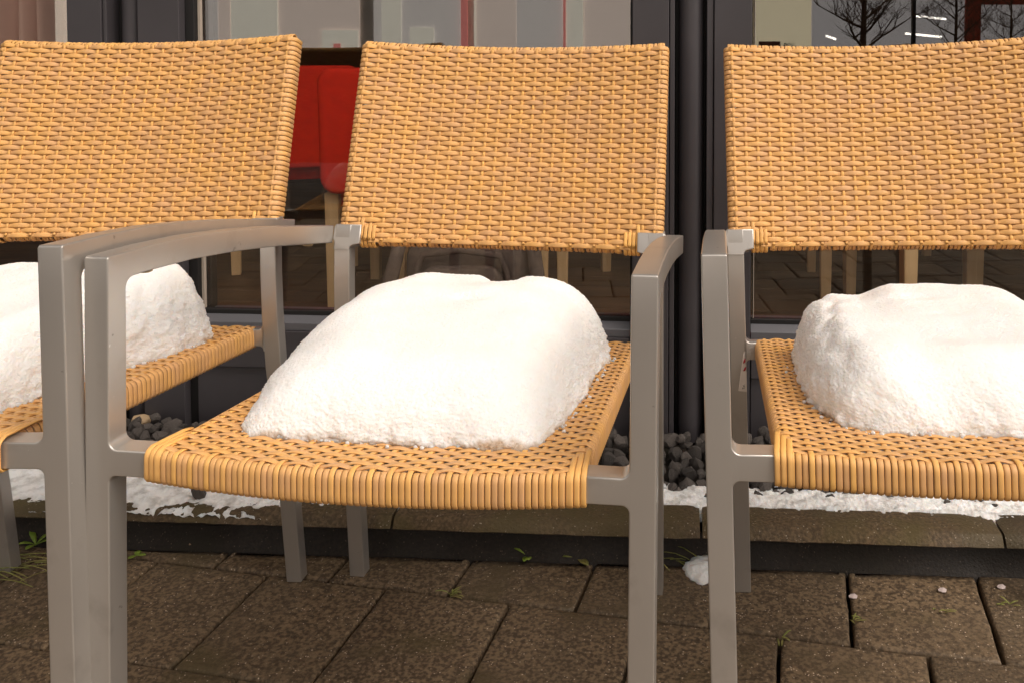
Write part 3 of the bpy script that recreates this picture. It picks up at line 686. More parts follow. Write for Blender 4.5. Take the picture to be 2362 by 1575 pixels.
def back_weft(r):
    v = 0.008 + (r + 0.5) * PITCHR * 0.974; low = v * 0.334 < 0.026
    hw = XI - 0.006 if low else XB - 0.004
    path, up, wd = [], [], []
    nseg = 6
    xs = []
    x = -hw + 0.008
    tot = int(round((2 * hw - 0.016) / DS * nseg))
    mod = []; a = 0.0018
    # left wrap
    side = []
    for sgn, seq in ((-1, (180, 150, 120, 95)), ):
        pass
    def wrap(sgn):
        out = []
        for ang in (0, 22, 45, 68, 90):
            A_ = math.radians(ang); c = back_pt(sgn * (hw - 0.009), v, 0)
            n_ = NB * math.cos(A_) + Vector((sgn, 0, 0)) * math.sin(A_)
            out.append((c - NB * 0.009 + n_ * 0.0100, n_))
        c = back_pt(sgn * (hw - 0.009), v, 0) - NB * 0.024; out.append((c + Vector((sgn * 0.0100, 0, 0)), Vector((sgn, 0, 0))))
        n_ = (-NB + Vector((sgn, 0, 0))).normalized(); out.append((c - NB * 0.005 + Vector((sgn * 0.006, 0, 0)), n_))
        out.append((c - NB * 0.0075 - Vector((sgn * 0.01, 0, 0)), -NB))
        return out
    L_ = [] if low else wrap(-1)[::-1]
    for p, n_ in L_: path.append(p); up.append(n_); wd.append(TB); mod.append(.92)
    ph = random.uniform(-.05, .05)
    for k in range(tot + 1):
        x = -hw + 0.009 + (2 * hw - 0.018) * k / tot
        s = math.cos(math.pi * ((x - XS[0]) / DS + r))
        mod.append(0.94 + 0.085 * s); s = math.copysign(abs(s) ** 0.8, s)
        p = back_pt(x, v + jit(.0004), 0.0004 + a * s); path.append(p); up.append(NB); wd.append(TB)
    if not low:
        for p, n_ in wrap(1): path.append(p); up.append(n_); wd.append(TB); mod.append(.92)
    sl = jit(0.006)
    return ribbon(path, up, [(TB + Vector((0, 0, 0))).normalized()] * len(path), 0.0078 * random.uniform(.98, 1.015), 0.0023, 'weft_strand', M['wick'], mod=mod)
for r in range(NR): BACK.append(('weft_strand', back_weft(r)))
def back_warp(j):
    x = XS[j]; out = abs(x) > XI - 0.004
    path, up = [], []
    v0 = 0.026 / 0.334 if out else 0
    a = 0.0009
    def edge(top):
        o = []; vv = 1.0 if top else 0.0; s = 1 if top else -1
        if not top and out: return []
        for ang in (0, 30, 60, 90, 120, 150, 180):
            A_ = math.radians(ang); n_ = NB * math.cos(A_) + TB * (s * math.sin(A_)); c = back_pt(x, vv) - NB * 0.011 - TB * (s * 0.010)
            o.append((c + n_ * 0.0112, n_))
        return o
    for p, n_ in edge(False)[::-1]: path.append(p); up.append(n_)
    n = NR * 3
    for k in range(n + 1):
        v = (k / n)
        if v < max(v0, .012) or v > .985: continue
        rr = (v - 0.008) / (PITCHR * 0.974) - 0.5
        s = -math.cos(math.pi * (j + rr)); 
        path.append(back_pt(x, v, 0.0004 + a * s)); up.append(NB)
    for p, n_ in edge(True): path.append(p); up.append(n_)
    return ribbon(path, up, [Vector((1, 0, 0))] * len(path), 0.0047, 0.0020, 'warp_strand', M['wick_warp'])
for j in range(NS): BACK.append(('warp_strand', back_warp(j)))
def rear_weave():
    nx_, nz2 = 109, 83; V = []
    for j in range(nz2):
        v = 0.02 + 0.96 * j / (nz2 - 1)
        for i in range(nx_):
            x = -(XB - .012) + 2 * (XB - .012) * i / (nx_ - 1); rr = v * NR
            V.append(back_pt(x, v, -0.0215 - 0.0012 * math.cos(math.pi * ((x - XS[0]) / DS + math.floor(rr))) - .0008 * math.cos(2 * math.pi * rr)))
    n0 = len(V); V += [p - NB * 0.002 for p in V]
    Fc = [(j * nx_ + i, j * nx_ + i + 1, (j + 1) * nx_ + i + 1, (j + 1) * nx_ + i) for j in range(nz2 - 1) for i in range(nx_ - 1) if not (V[j * nx_ + i].z < .585 and abs(V[j * nx_ + i].x) > XI - .01)]
    Fc += [tuple(n0 + k for k in f[::-1]) for f in Fc]
    me = bpy.data.meshes.new('rear_weave'); me.from_pydata([tuple(p) for p in V], [], Fc); me.update(); me.materials.append(M['wick']); return me
BACK.append(('rear_weave', rear_weave()))
# tight wraps over the top and bottom tube (one part each) and the three upright strands at each bracket
def edge_wraps(top):
    V, Fc = [], []; pw = 0.0062; hw = XB - 0.008 if top else XI - 0.028
    n = int(2 * hw / pw); s = 1 if top else -1
    for k in range(n):
        x = -hw + (k + .5) * 2 * hw / n
        if min(abs(x - a) for a in XS) < 0.0022: continue
        path, up = [], []
        for ang in (-8, 12, 40, 70, 100, 130, 160, 185):
            A_ = math.radians(ang); n_ = NB * math.cos(A_) + TB * (s * math.sin(A_)); c = back_pt(x, 1.0 if top else 0.0) - NB * 0.011 - TB * (s * 0.010)
            path.append(c + n_ * 0.0106); up.append(n_)
        me = ribbon(path, up, [Vector((1, 0, 0))] * len(path), 0.0054, 0.0022, 'x', M['wick'])
        b_ = len(V); V += [v.co.copy() for v in me.vertices]; Fc += [tuple(i + b_ for i in p.vertices) for p in me.polygons]; bpy.data.meshes.remove(me)
    me = bpy.data.meshes.new('edge_wrapping'); me.from_pydata(V, [], Fc); me.update(); me.materials.append(M['wick']); me.polygons.foreach_set('use_smooth', [True] * len(me.polygons)); return me
EW = [edge_wraps(True), edge_wraps(False)]
for sg in (-1, 1):
    for k in range(4):
        x = sg * (XI - 0.0035 - k * 0.0063); path, up = [], []; vt = (0.030 + (0.012 if k == 0 else 0)) / 0.334
        for q in range(5): path.append(back_pt(x, vt * (1 - q / 5), 0.0028 - .0014 * (q == 0))); up.append(NB)
        for ang in (0, 30, 60, 90, 130, 175):
            A_ = math.radians(ang); n_ = NB * math.cos(A_) - TB * math.sin(A_); c = back_pt(x, 0.0) - NB * 0.011 + TB * 0.009; path.append(c + n_ * 0.0122); up.append(n_)
        BACK.append(('corner_strand', ribbon(path, up, [Vector((1, 0, 0))] * len(path), 0.0058, 0.0024, 'corner_strand', M['wick_warp'])))
# seat weave
NJ = 23; SXS = [-0.2035 + 0.407 * k / (NJ - 1) for k in range(NJ)]; SD = SXS[1] - SXS[0]
SP_ = 0.0089; NW = 58
def seat_weft(r):
    y = 0.0085 + r * SP_; hw = seat_hw(y); path, up = [], []
    bf = max(0, 1 - y / 0.20) ** 1.3
    nseg = 6; tot = int(round((2 * hw - 0.012) / SD * nseg)); a = 0.0015; mod = []
    def P(x): yy = y + bow(x) * bf; return Vector((x, yy, seat_z(x, yy)))
    def wrap(s):
        o = []
        c = P(s * (hw - 0.007))
        for ang in (15, 40, 65, 90):
            A_ = math.radians(ang); n_ = Vector((s * math.sin(A_), 0, math.cos(A_))); o.append((c + Vector((0, 0, -0.007)) + n_ * 0.0076, n_))
        for dz in (0.012, 0.019, 0.026): o.append((c + Vector((s * 0.0076, 0, -dz)), Vector((s, 0, 0))))
        o.append((c + Vector((s * 0.004, 0, -0.0305)), Vector((s, 0, -1)).normalized())); o.append((c + Vector((-s * 0.012, 0, -0.031)), Vector((0, 0, -1))))
        return o
    for p, n_ in wrap(-1)[::-1]: path.append(p); up.append(n_); mod.append(.95)
    for k in range(tot + 1):
        x = -hw + 0.007 + (2 * hw - 0.014) * k / tot; s = math.cos(math.pi * ((x - SXS[0]) / SD + r)); mod.append(.965 + .06 * s); s = math.copysign(abs(s) ** .8, s)
        p = P(x); p.z += 0.0006 + a * s; path.append(p); up.append(Vector((0, 0.05, 1)).normalized())
    for p, n_ in wrap(1): path.append(p); up.append(n_); mod.append(.95)
    return ribbon(path, up, [Vector((0, 1, -0.07)).normalized()] * len(path), 0.0086 * random.uniform(.96, 1.02), 0.0022, 'weft_strand', M['wick'], mod=mod)
for r in range(NW): SEAT.append(('weft_strand', seat_weft(r)))
def front_drop(x, y0=0.0, extra=0.0):
    o = []; yb_ = bow(x) + 0.0; zt_ = ZSEAT + 0.0015
    c = Vector((x, yb_ + 0.006 - 0.0025, zt_ - 0.006))
    for ang in (10, 35, 60, 85): 
        A_ = math.radians(ang); n_ = Vector((0, -math.sin(A_), math.cos(A_))); o.append((c + n_ * (0.0070 + extra), n_))
    for dz in (0.010, 0.017, 0.0235): o.append((c + Vector((0, -0.0070 - extra, -dz + .004)), Vector((0, -1, 0))))
    o.append((c + Vector((0, -0.0045, -0.0235)), Vector((0, -1, -1)).normalized())); o.append((c + Vector((0, 0.010, -0.0245)), Vector((0, 0, -1))))
    return o
def seat_warp(j):
    x = SXS[j]; path, up = [], []; a = 0.0010
    n = NW * 3
    for k in range(n, -1, -1):
        y = 0.0085 - SP_ * .5 + (NW * SP_) * k / n; bf = max(0, 1 - y / 0.20) ** 1.3; yy = y + bow(x) * bf
        rr = (y - 0.0085) / SP_; s = -math.cos(math.pi * (j + rr)) if y > 0.006 else -math.cos(math.pi * (j + rr)) * .5 + .3
        path.append(Vector((x, yy, seat_z(x, yy) + 0.0006 + a * s))); up.append(Vector((0, .05, 1)).normalized())
    for p, n_ in front_drop(x, extra=0.0004): path.append(p); up.append(n_)
    return ribbon(path, up, [Vector((1, 0, 0))] * len(path), 0.0056, 0.0020, 'warp_strand', M['wick_warp'])
for j in range(NJ): SEAT.append(('warp_strand', seat_warp(j)))
nwr = (NJ - 1) * 3
for k in range(nwr + 1):
    if k % 3 == 0: continue
    x = SXS[0] + (SXS[-1] - SXS[0]) * k / nwr; path, up = [], []
    path.append(Vector((x, bow(x) + 0.010, ZSEAT - 0.0016))); up.append(Vector((0, 0, 1)))
    for p, n_ in front_drop(x, extra=jit(.0003)): path.append(p); up.append(n_)
    SEAT.append(('wrap_strand', ribbon(path, up, [Vector((1, 0, 0))] * len(path), 0.0059, 0.0022, 'wrap_strand', M['wick'])))
for sg in (-1, 1):
    for k in range(3):
        x = sg * (0.2068 + 0.0062 * k * 0.55 - .001); path, up = [], []
        x = sg * (0.2125 - 0.0060 * k + .0045)
        Lr = 0.058 - 0.012 * k
        for q in range(6):
            y = Lr * (1 - q / 5) + 0.006; path.append(Vector((x - sg * .004 * (y / .06), y, seat_z(x, y) + 0.0032 - (.0016 if q == 0 else 0)))); up.append(Vector((0, .05, 1)).normalized())
        for p, n_ in front_drop(x, extra=0.0006): path.append(p); up.append(n_)
        SEAT.append(('corner_strand', ribbon(path, up, [Vector((1, 0, 0))] * len(path), 0.0058, 0.0024, 'corner_strand', M['wick_warp'])))

ARM_ME = {s: rounded_extrude(ARM_OL, TW, 0.0017, (lambda a, b, t, s=s: (s * (W2 - TW / 2) + t * 1, a, b)), flat=(0,)) for s in (-1, 1)}
def bracket(s):
    # plate in the plane of the back: (x, height along TB)
    xo, xi, xp = 0.2597, XI - .004, XB - 0.025
    ol = [(XB + .0004, -0.0075), (XB + .0004, 0.004), (xo, 0.008), (xo, 0.026), (xo - .003, 0.031), (xi, 0.031), (xi, 0.002)] + arc(xp - 0.006, -0.0075 + .0002, 0.0062, 90, 0, 4)
    ol = ol[::-1]
    c = Vector((0, YB0 - 0.0013, ZB0))
    return rounded_extrude([(a * 1.0, b) for a, b in ol][::-1], 0.0215, 0.002, lambda a, b, t: tuple(c + Vector((s * a, 0, 0)) + TB * b - NB * (0.0105 + t)), flat=(len(ol) - 1,))
BR_ME = {s: bracket(s) for s in (-1, 1)}
def wn(o):
    m = o.modifiers.new('n', 'WEIGHTED_NORMAL'); m.weight = 100; m.keep_sharp = True; return o
def pad_mesh():
    b = MB(); b.tube([(0, 0, 0.002), (0, 0, -0.002), (0, 0, -0.0035)], [0.008, 0.0078, 0.005], 16); me = bpy.data.meshes.new('pad'); me.from_pydata(b.V, [], b.F); me.update(); me.materials.append(M['pad']); return me
PAD = pad_mesh()
POSE = dict(C=(-0.2672, 0.8390, -0.0102, -0.1002, -0.0068, 0.0120), L=(-0.8255, 0.8582, 0.0012, -0.0561, 0.0211, 0.0176), R=(0.3631, 0.7992, 0.0091, -0.0925, 0.0284, 0.0358))
def armchair(key, label):
    x, y, z, r, tx, ty = POSE[key]
    t = empty('wicker_armchair', (x, y, z)); tag(t, label, 'armchair', 'wicker armchairs in front of the window')
    Rm = Matrix.Rotation(r, 3, 'Z') @ Matrix.Rotation(-ty, 3, 'X') @ Matrix.Rotation(-tx, 3, 'Y'); t.rotation_euler = Rm.to_euler()
    def foot(xx, yy):        # local z where the leg meets the paving
        p = Rm @ Vector((xx, yy, 0)); return (ZG - z - p.z) / Rm[2][2]
    for s in (-1, 1):
        fz = foot(s * (W2 - .012), TD / 2)
        ol_ = leg_front_outline(fz); nn_ = len(ol_)
        me = rounded_extrude(ol_ if s > 0 else [(-a, b) for a, b in ol_][::-1], TD, 0.0017, lambda a, b, tt: (a, TD / 2 + tt, b), flat=(1,) if s > 0 else (nn_ - 3,))
        wn(inst('leg', me, t))
        wn(inst('armrest', ARM_ME[s], t))
        fz = foot(s * (XB - .012), 0.578)
        me = rounded_extrude([(a, b) for a, b in rear_leg_outline(fz)], 0.0250, 0.0017, lambda a, b, tt, s=s: (s * (XB - 0.0125) + tt, a, b))
        wn(inst('leg', me, t))
        wn(inst('bracket', BR_ME[s], t))
        for yy in (0.075, 0.45):
            zz = np.interp(yy, [p[0] for p in ARM_TOP], [p[1] for p in ARM_TOP]) - 0.0275
            inst('glide', PAD, t, (s * (W2 - TW / 2), yy, zz), (-0.06 if yy < .2 else -.165, 0, 0))
    # hidden seat frame under the weave, visible at the rear corners and from below
    b = MB()
    for s in (-1, 1): b.box((s * 0.206 - .0, 0.012, ZSEAT - 0.0255), (s * 0.190, 0.512, ZSEAT - 0.006), lambda X, Y, Z: (X, Y, Z - 0.072 * Y))
    b.box((-0.205, 0.488, ZSEAT - 0.026 - .036), (0.205, 0.510, ZSEAT - 0.0055 - .036))
    b.build('seat_frame', M['alu'], t, bevel=.002)
    zt_, zb_ = ZSEAT - .0365, ZSEAT - .0625
    for s in (-1, 1):
        ol_ = [(.2325, zb_ - .008)] + [(.2325, zt_ + .010)] + arc(.2240, zt_ + .0080, .0080, 0, -90, 5) + [(.2040, zt_), (.2040, zb_)] + arc(.2260, zb_ - .006, .006, 90, 0, 4)
        inst('corner_joint', rounded_extrude(ol_ if s > 0 else [(-a, b_) for a, b_ in ol_][::-1], .021, .0015, lambda a, b_, tt: (a, .5165 + tt, b_)), t)
    b = MB()
    for s in (-1, 1): 
        P_ = [back_pt(s * (XB - 0.016), v) - NB * 0.014 for v in (0.1, .5, 0.96)]; b.tube(P_, 0.007, 8)
    b.tube([back_pt(xx, .965) - NB * .011 for xx in np.linspace(-XB + .012, XB - .012, 12)], 0.0075, 8)
    b.tube([back_pt(xx, .03) - NB * .011 for xx in np.linspace(-XI, XI, 12)], 0.0075, 8)
    bk = b.build('backrest', M['alu'], t, True)
    for nm, me in BACK: inst(nm, me, bk)
    for me in EW: o = inst('edge_wrapping', me, bk); o['kind'] = 'stuff'
    b = MB(); b.box((-0.2, 0.03, ZSEAT - 0.0285), (0.2, 0.05, ZSEAT - 0.0275 + .006)); b.box((-0.2, 0.25, ZSEAT - 0.045), (0.2, 0.27, ZSEAT - 0.035)); st = b.build('seat', M['alu'], t)
    for nm, me in SEAT: inst(nm, me, st)
    # front rail inside the wraps
    V = []; n = 17
    for k in range(n):
        xx = -0.2102 + 0.4204 * k / (n - 1); yy = bow(xx)
        V += [(xx, yy + .0012, ZSEAT - .0005), (xx, yy + .0012, ZSEAT - HS + .002), (xx, yy + .022, ZSEAT - HS + .002), (xx, yy + .022, ZSEAT - .002)]
    Fc = [(i * 4 + k, i * 4 + (k + 1) % 4, (i + 1) * 4 + (k + 1) % 4, (i + 1) * 4 + k) for i in range(n - 1) for k in range(4)]
    mesh('front_rail', V, Fc, M['alu'], t)
    return t, Rm
chC, RC = armchair('C', 'whole wicker armchair in the middle, its cushion of snow fully in view')
chL, RLm = armchair('L', 'wicker armchair cut by the left edge, its arm touching the middle armchair')
chR, RRm = armchair('R', 'wicker armchair on the right, standing apart from the other two beyond the dark column')

# maker's sticker on the right armchair's rear leg
stk = mat('white_sticker', (0.70, 0.62, 0.55), rough=0.6); ink = mat('black_ink', (0.02, 0.02, 0.02)); redi = mat('red_ink', (0.35, 0.02, 0.03))
so = MB()
def lf(yv, zv, d=0): return (XB * -1 + .0125 + yv, 0, zv)
ys = lambda z: float(np.interp(z, [p[1] for p in RL][::-1], [p[0] for p in RL][::-1]))
V = [(-XB + 0.0115, ys(.34) - .0006, .340), (-XB + .0245, ys(.34) - .0006, .339), (-XB + .0245, ys(.40) - .0006, .405), (-XB + .0205, ys(.40) - .0006, .400)]
V = [(a, min(b_, ys(c) ) - .0007, c) for a, b_, c in V]
V += [(a, b_ + .0005, c) for a, b_, c in V]
so.add(V, [(0, 1, 2, 3), (7, 6, 5, 4), (0, 4, 5, 1), (1, 5, 6, 2), (2, 6, 7, 3), (3, 7, 4, 0)]); so = so.build('sticker', stk, chR)
for z_, h_ in ((.3845, .0075), (.3725, .006)):
    b = MB(); yy = ys(z_) - .0022; x0_ = -XB + .0205
    b.tube([(x0_, yy, z_), (x0_ + .002, yy - .0002, z_ + h_ * .5), (x0_ + .0032, yy - .0003, z_ + h_)], [.0009, .0016, .0008], 6); b.build('red_mark', redi, so)
fc = bpy.data.curves.new('lettering', 'FONT'); fc.body = "Tel. 09131-22 82"; fc.size = 0.0052; fc.materials.append(ink)
fo = bpy.data.objects.new('lettering', fc); COL.objects.link(fo); bpy.context.view_layer.update()
fm = bpy.data.meshes.new_from_object(fo.evaluated_get(bpy.context.evaluated_depsgraph_get())); bpy.data.objects.remove(fo)
if not fm.materials: fm.materials.append(ink)
fo = bpy.data.objects.new('lettering', fm); COL.objects.link(fo); fo.parent = so
fo.location = (-XB + 0.0215, ys(.345) - .0018, 0.343); fo.rotation_euler = (math.radians(90 - 6), math.radians(-90), 0)

# ------------------------------------------------------------------ snow cushions
def cushion(key, Rm, left, right, yf, yb, Hs, ramps, label, seed, dents=(), extra=None):
    """left/right: (y, x) tables of the base edge; Hs: (y, height) table; ramps: widths left, right, front, back"""
    x, y, z, *_ = POSE[key]; N1, N2 = 440, 400
    def warp(n): t = np.linspace(0, 1, n); return 0.5 - 0.5 * np.cos(math.pi * (0.45 * t + 0.55 * (0.5 - 0.5 * np.cos(math.pi * t))))
    U, Vv = np.meshgrid(warp(N1), warp(N2), indexing='ij')
    lt, rt, ht = np.array(left), np.array(right), np.array(Hs)
    base = yf + (yb - yf) * Vv
    n1 = np.array([noise.noise(Vector((u * 5, seed, 1))) + .0 * noise.noise(Vector((u * 17, seed, 1))) for u in U[:, 0]])
    n2 = np.array([noise.noise(Vector((v * 5, seed, 4))) + .2 * noise.noise(Vector((v * 19, seed, 4))) for v in Vv[0, :]])
    n3 = np.array([noise.noise(Vector((v * 5, seed, 8))) + .2 * noise.noise(Vector((v * 19, seed, 8))) for v in Vv[0, :]])
    Y = base + (n1 * .007)[:, None] * (1 - Vv)
    xl = np.interp(base, lt[:, 0], lt[:, 1]) + (n2 * .006)[None, :]; xr = np.interp(base, rt[:, 0], rt[:, 1]) + (n3 * .006)[None, :]
    X = xl + (xr - xl) * U
    def ramp(d, w_): q = np.clip(d / w_, 0, 1); return (1 - (1 - q) ** 2.3) ** 0.62
    H = np.interp(Y, ht[:, 0], ht[:, 1]) * ramp(X - xl, ramps[0]) * ramp(xr - X, ramps[1]) * ramp(base - yf, ramps[2]) * ramp(yb - base, ramps[3])
    for dx, dy, rx, ry, dd in dents:
        q = np.clip(1 - ((X - dx) / rx) ** 2 - ((Y - dy) / ry) ** 2, 0, 1); H -= dd * q * q
    if extra: H = extra(X, Y, H)
    SZ = np.array([[seat_z(a, max(0, b)) for a, b in zip(ra, rb)] for ra, rb in zip(X[::4, ::4], Y[::4, ::4])])
    iu, iv = np.arange(N1) / 4, np.arange(N2) / 4
    a0 = np.minimum(iu.astype(int), SZ.shape[0] - 2); b0 = np.minimum(iv.astype(int), SZ.shape[1] - 2); fa, fb = np.clip(iu - a0, 0, 1)[:, None], np.clip(iv - b0, 0, 1)[None, :]
    S = SZ[a0][:, b0] * (1 - fa) * (1 - fb) + SZ[a0 + 1][:, b0] * fa * (1 - fb) + SZ[a0][:, b0 + 1] * (1 - fa) * fb + SZ[a0 + 1][:, b0 + 1] * fa * fb
    Z = S - 0.001 + np.maximum(H, 0)
    P = np.stack([X, Y, Z], -1)
    du = np.gradient(P, axis=0); dv = np.gradient(P, axis=1); Nn = np.cross(du, dv); Nn /= np.linalg.norm(Nn, axis=-1, keepdims=True) + 1e-9
    steep = 1 - np.clip(Nn[..., 2], 0, 1)
    Pf = P.reshape(-1, 3); nz_ = np.empty(len(Pf)); rim = np.empty(len(Pf)); Hf = (Z - S).ravel()
    sv = Vector((seed, 0, 0)); st = steep.ravel()
    for i_, p in enumerate(Pf):
        v = Vector(p)
        nz_[i_] = 0.0032 * noise.noise(v * 18 + sv) + (0.0004 + .0011 * st[i_]) * noise.noise(v * 85 + sv) + (0.0004 + .0011 * st[i_]) * noise.noise(v * 210) + (0.0006 + .0019 * st[i_]) * noise.noise(v * 430) + .0095 * max(0, st[i_] - .45) * (noise.noise(v * 62 + sv) + .6 * noise.noise(v * 150 - sv))
        rim[i_] = (0.007 + 0.012 * noise.noise(v * 22 + sv)  + .004 * noise.noise(v * 120) - Hf[i_]) / 0.007
    Pn = P + Nn * (nz_.reshape(N1, N2) * np.clip((Z - S) / 0.004, 0.35, 1))[..., None]
    idx = np.arange(N1 * N2).reshape(N1, N2)
    Fq = np.stack([idx[:-1, :-1], idx[1:, :-1], idx[1:, 1:], idx[:-1, 1:]], -1).reshape(-1, 4)
    me = bpy.data.meshes.new('snow_cushion'); me.from_pydata(Pn.reshape(-1, 3).tolist(), [], Fq.tolist()); me.update(); me.materials.append(M['snow']); me.polygons.foreach_set('use_smooth', [True] * len(me.polygons))
    at = me.attributes.new('rim', 'FLOAT', 'POINT'); at.data.foreach_set('value', np.clip(rim, 0, 1))
    o = bpy.data.objects.new('snow_cushion', me); COL.objects.link(o)
    o.location = (x, y, z); o.rotation_euler = Rm.to_euler(); tag(o, label, 'snow', 'blocks of snow on the seats')
    return o
cushion('C', RC, [(.055, -.148), (.0775, -.1625), (.15, -.186), (.25, -.199), (.35, -.196), (.41, -.180), (.45, -.14)], [(.055, .150), (.074, .163), (.14, .172), (.25, .178), (.366, .181), (.415, .188), (.45, .16)],
        .056, .452, [(.06, .070), (.12, .080), (.22, .102), (.33, .121), (.45, .123)], (.120, .105, .085, .05),
        'thick cushion of snow on the middle armchair, whole outline visible', 2.0, dents=((.02, .30, .04, .018, .005), (.035, .41, .035, .035, .014), (-.07, .30, .03, .02, .002), (.09, .22, .04, .02, .002)))
cushion('L', RLm, [(.06, -.15), (.2, -.18), (.4, -.18), (.45, -.15)], [(.06, .120), (.095, .1374), (.174, .140), (.28, .162), (.347, .184), (.41, .197), (.45, .185)],
        .062, .452, [(.06, .070), (.15, .090), (.30, .117), (.45, .124)], (.10, .060, .11, .04),
        'block of snow with a ragged edge on the left armchair, partly behind two front posts', 11.0, dents=((.16, .33, .02, .02, .008), (.05, .3, .03, .02, .003)))
def cleft(X, Y, H):
    g = -.132 + .010 * np.sin(Y * 22); g = g + .004 * np.sin(Y * 90); H = H - .006 * np.exp(-((X - g) / .010) ** 2) * np.clip((Y - .10) / .05, 0, 1) * np.clip((H - .02) / .03, 0, 1)
    return H * (1 - .13 * (lambda t: t * t * (3 - 2 * t))(np.clip((-.03 - X) / .055, 0, 1)) * np.clip((Y - .22) / .1, 0, 1))
cushion('R', RRm, [(.07, -.095), (.085, -.125), (.10, -.148), (.16, -.165), (.28, -.173), (.40, -.170), (.45, -.15)], [(.07, .15), (.2, .19), (.45, .18)],
        .070, .452, [(.07, .072), (.14, .082), (.25, .096), (.33, .108), (.45, .110)], (.060, .12, .090, .06),
        'block of snow on the right armchair, cut by the right edge of the picture', 21.0, dents=((-.02, .33, .06, .022, .005), (.0, .26, .04, .015, .002)), extra=cleft)
def crumbs(key, Rm, pts, seed, n=70):
    x, y, z, *_ = POSE[key]; r = random.Random(seed); b = MB()
    ico = bmesh.new(); bmesh.ops.create_icosphere(ico, subdivisions=1, radius=1); vs0 = [v.co.copy() for v in ico.verts]; fs = [tuple(v.index for v in f.verts) for f in ico.faces]; ico.free()
    for k in range(n):
        i = r.randrange(len(pts) - 1); t = r.random(); p = Vector(pts[i]).lerp(Vector(pts[i + 1]), t); a = r.uniform(0, 6.28); d = abs(r.gauss(0, .006)); s = r.choice([.0008, .0012, .0018, .0026])
        c = Vector((p.x + math.cos(a) * d, p.y + math.sin(a) * d, 0)); c.z = seat_z(c.x, max(0, c.y)) + .002 + s * .4
        b.add([c + Vector((v.x * s * r.uniform(.7, 1.3), v.y * s * r.uniform(.7, 1.3), v.z * s * .8)) for v in vs0], fs)
    o = b.build('snow_crumbs', M['snow'], None, True); o.location = (x, y, z); o.rotation_euler = Rm.to_euler(); tag(o, 'loose crumbs of snow round the snow cushion', 'snow', kind='stuff')
crumbs('C', RC, [(-.19, .2), (-.17, .10), (-.158, .066), (-.08, .055), (0, .052), (.08, .053), (.158, .062), (.176, .14), (.183, .25), (.186, .36), (.193, .42)], 1, 90)
crumbs('R', RRm, [(-.178, .35), (-.176, .25), (-.168, .16), (-.15, .09), (-.10, .068), (0, .062), (.1, .064)], 2, 60)
crumbs('L', RLm, [(.12, .07), (.142, .1), (.15, .18), (.165, .27), (.19, .35), (.2, .41)], 3, 40)
# snow lump on the paving behind the column-side legs
def lump(p, r, h, label):
    V = []; NT, NR_ = 90, 26
    for i in range(NR_):
        t = i / (NR_ - 1)
        for k in range(NT):
            a = 2 * math.pi * k / NT; d = Vector((math.cos(a), math.sin(a), 0)); P = d * r * math.sin(t * 1.57) * (1 + .25 * noise.noise(d * 1.7)) + Vector((0, 0, h * math.cos(t * 1.57) ** .8 - .001))
            P += d * .003 * noise.noise(P * 170) + Vector((0, 0, .0025 * noise.noise(P * 120))); V.append(P)
    Fc = [(i * NT + k, (i + 1) * NT + k, (i + 1) * NT + (k + 1) % NT, i * NT + (k + 1) % NT) for i in range(NR_ - 1) for k in range(NT)]
    o = mesh('snow_heap', V, Fc, M['snow'], None, True, p); tag(o, label, 'snow')
p = on_z(1640, 1318, ZG); lump((p.x - .004, p.y + .004, ZG), .037, .018, 'small heap of snow on the paving below the kerb, behind the front post')

# ------------------------------------------------------------------ weeds and litter
def leaf(b, p, d, L_, wd, lift=.5):
    d = Vector(d).normalized(); s = d.cross(Vector((0, 0, 1))).normalized(); up = Vector((0, 0, 1)); P = Vector(p)
    rows = [(0, .12), (.3, .8), (.6, 1), (.85, .6), (1, .05)]; V = []
    for t, w_ in rows:
        c = P + d * L_ * t + up * (L_ * lift * (t - t * t * .6))
        V += [c - s * wd * w_ / 2, c - up * .0006, c + s * wd * w_ / 2]
    Fc = []
    for i in range(4):
        for k in range(2): Fc.append((i * 3 + k, i * 3 + k + 1, (i + 1) * 3 + k + 1, (i + 1) * 3 + k))
    b.add(V, Fc)
def weed(px, py, n, L_, wd, label, m, name='weed', lift=.7, seed=0):
    r = random.Random(seed); p = on_z(px, py, ZG); t = empty(name, (p.x, p.y, ZG)); tag(t, label, 'weed', 'weeds in the paving joints')
    for k in range(n):
        b = MB(); a = 2 * math.pi * k / n + r.uniform(-.4, .4); leaf(b, (0, 0, .002), (math.cos(a), math.sin(a), 0), L_ * r.uniform(.7, 1.2), wd * r.uniform(.8, 1.1), lift * r.uniform(.4, 1.6)); o = b.build('leaf', m, t, True)
        mo = o.modifiers.new('s', 'SOLIDIFY'); mo.thickness = .0006
    return t
def blades(px, py, n, L_, label, seed, spread=.03, lift=1.2, m=None, dirx=None):
    r = random.Random(seed); p = on_z(px, py, ZG); b = MB()
    for k in range(n):
        a = r.uniform(0, 6.28) if dirx is None else dirx + r.gauss(0, .35); st = Vector((r.gauss(0, spread / 2), r.gauss(0, spread / 5), 0)); d = Vector((math.cos(a), math.sin(a), 0)); l = L_ * r.uniform(.6, 1.2); lf_ = r.uniform(.3, lift)
        leaf(b, st, d, l, .0022 * r.uniform(.7, 1.3), lf_)
    o = b.build('grass_tuft', m or M['grass'], None, True); o.location = (p.x, p.y, ZG); mo = o.modifiers.new('s', 'SOLIDIFY'); mo.thickness = .0005
    tag(o, label, 'grass'); return o
weed(1222, 1286, 6, .027, .012, 'bright green rosette weed at the foot of the kerb, below the middle seat', M['green'], seed=2, lift=.9)
weed(1335, 1286, 5, .034, .013, 'dull green flat weed at the kerb foot just right of the rosette', M['grass'], seed=4, lift=.4)
weed(86, 1262, 5, .028, .011, 'green weed at the kerb foot near the left edge', M['green'], seed=6, lift=.9)
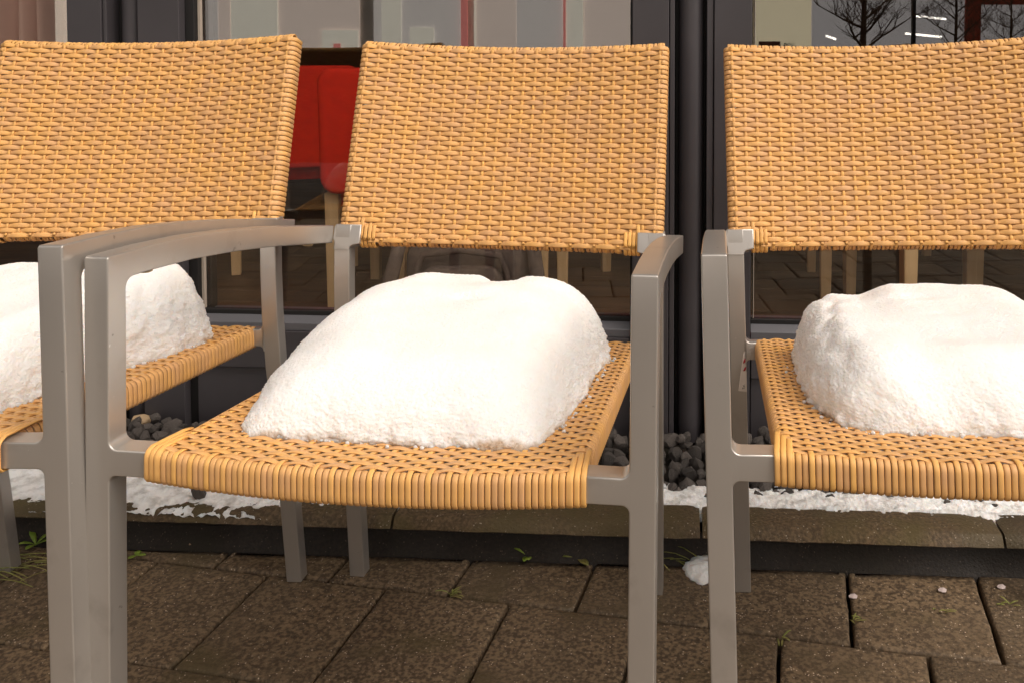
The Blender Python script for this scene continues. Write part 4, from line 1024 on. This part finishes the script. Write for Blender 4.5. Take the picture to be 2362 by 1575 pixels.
weed(318, 1285, 3, .016, .010, 'small yellowish leaf on the paving beside the left front post', M['green'], seed=8, lift=.3)
weed(2002, 1292, 2, .018, .005, 'pale sprout at the kerb foot under the right armchair', M['grass'], seed=9, lift=1)
weed(2338, 1275, 2, .018, .005, 'pale sprout at the kerb foot near the right edge', M['grass'], seed=10, lift=1)
for k, (px, py, lb) in enumerate(((1050, 1372, 'thin brown-green tuft in the joint under the middle seat'), (1975, 1425, 'two short blades of grass in the joint under the right seat'), (2175, 1405, 'short blades of grass in a joint further right'), (2320, 1392, 'short blades of grass in a joint near the right edge'), (1806, 1470, 'tiny tuft where two joints meet behind the right front post'))):
    blades(px, py, 9 if k == 0 else 5, .022 if k == 0 else .018, lb, 20 + k, spread=.012)
blades(1612, 1298, 12, .060, 'long grass blades bent over beside the small snow heap', 31, spread=.05, lift=1.0, dirx=2.7)
blades(60, 1318, 26, .050, 'sparse grass growing on the paving by the left rear leg', 33, spread=.11, lift=.5, dirx=3.5)
def flake(px, py, w_, h_, rz, label, m, name, cat, z=.004, tilt=.3):
    p = on_z(px, py, ZG); b = MB(); V = []
    n = 7
    for k in range(n):
        a = 2 * math.pi * k / n; V.append((w_ * math.cos(a) * (.9 if k % 2 else 1.05), h_ * math.sin(a), .0008 * math.sin(a * 2)))
    V += [(a_, b_, c_ - .0012) for a_, b_, c_ in V]
    b.add(V, [tuple(range(n)), tuple(range(n, 2 * n))[::-1]] + [(k, k + n, (k + 1) % n + n, (k + 1) % n) for k in range(n)])
    o = b.build(name, m); o.location = (p.x, p.y, ZG + z); o.rotation_euler = (tilt, 0, rz); tag(o, label, cat); return o
flake(463, 1260, .017, .0065, .5, 'dry beige leaf scrap leaning at the kerb foot', M['dryleaf'], 'leaf_scrap', 'leaf', .008, .7)
flake(1003, 1266, .011, .0016, .9, 'thin pale stick at the kerb foot beside the kerb joint', M['dryleaf'], 'stick', 'stick', .008, .5)
for px, py, lb in ((1971, 1376, 'white oval scrap on a joint, leftmost of three'), (2177, 1361, 'white oval scrap on a joint, middle of three'), (2313, 1353, 'white oval scrap on a joint, rightmost of three')):
    flake(px, py, .0072, .0050, .1, lb, M['scrap'], 'paper_scrap', 'scrap', .003, .15)['group'] = 'white scraps on the paving'
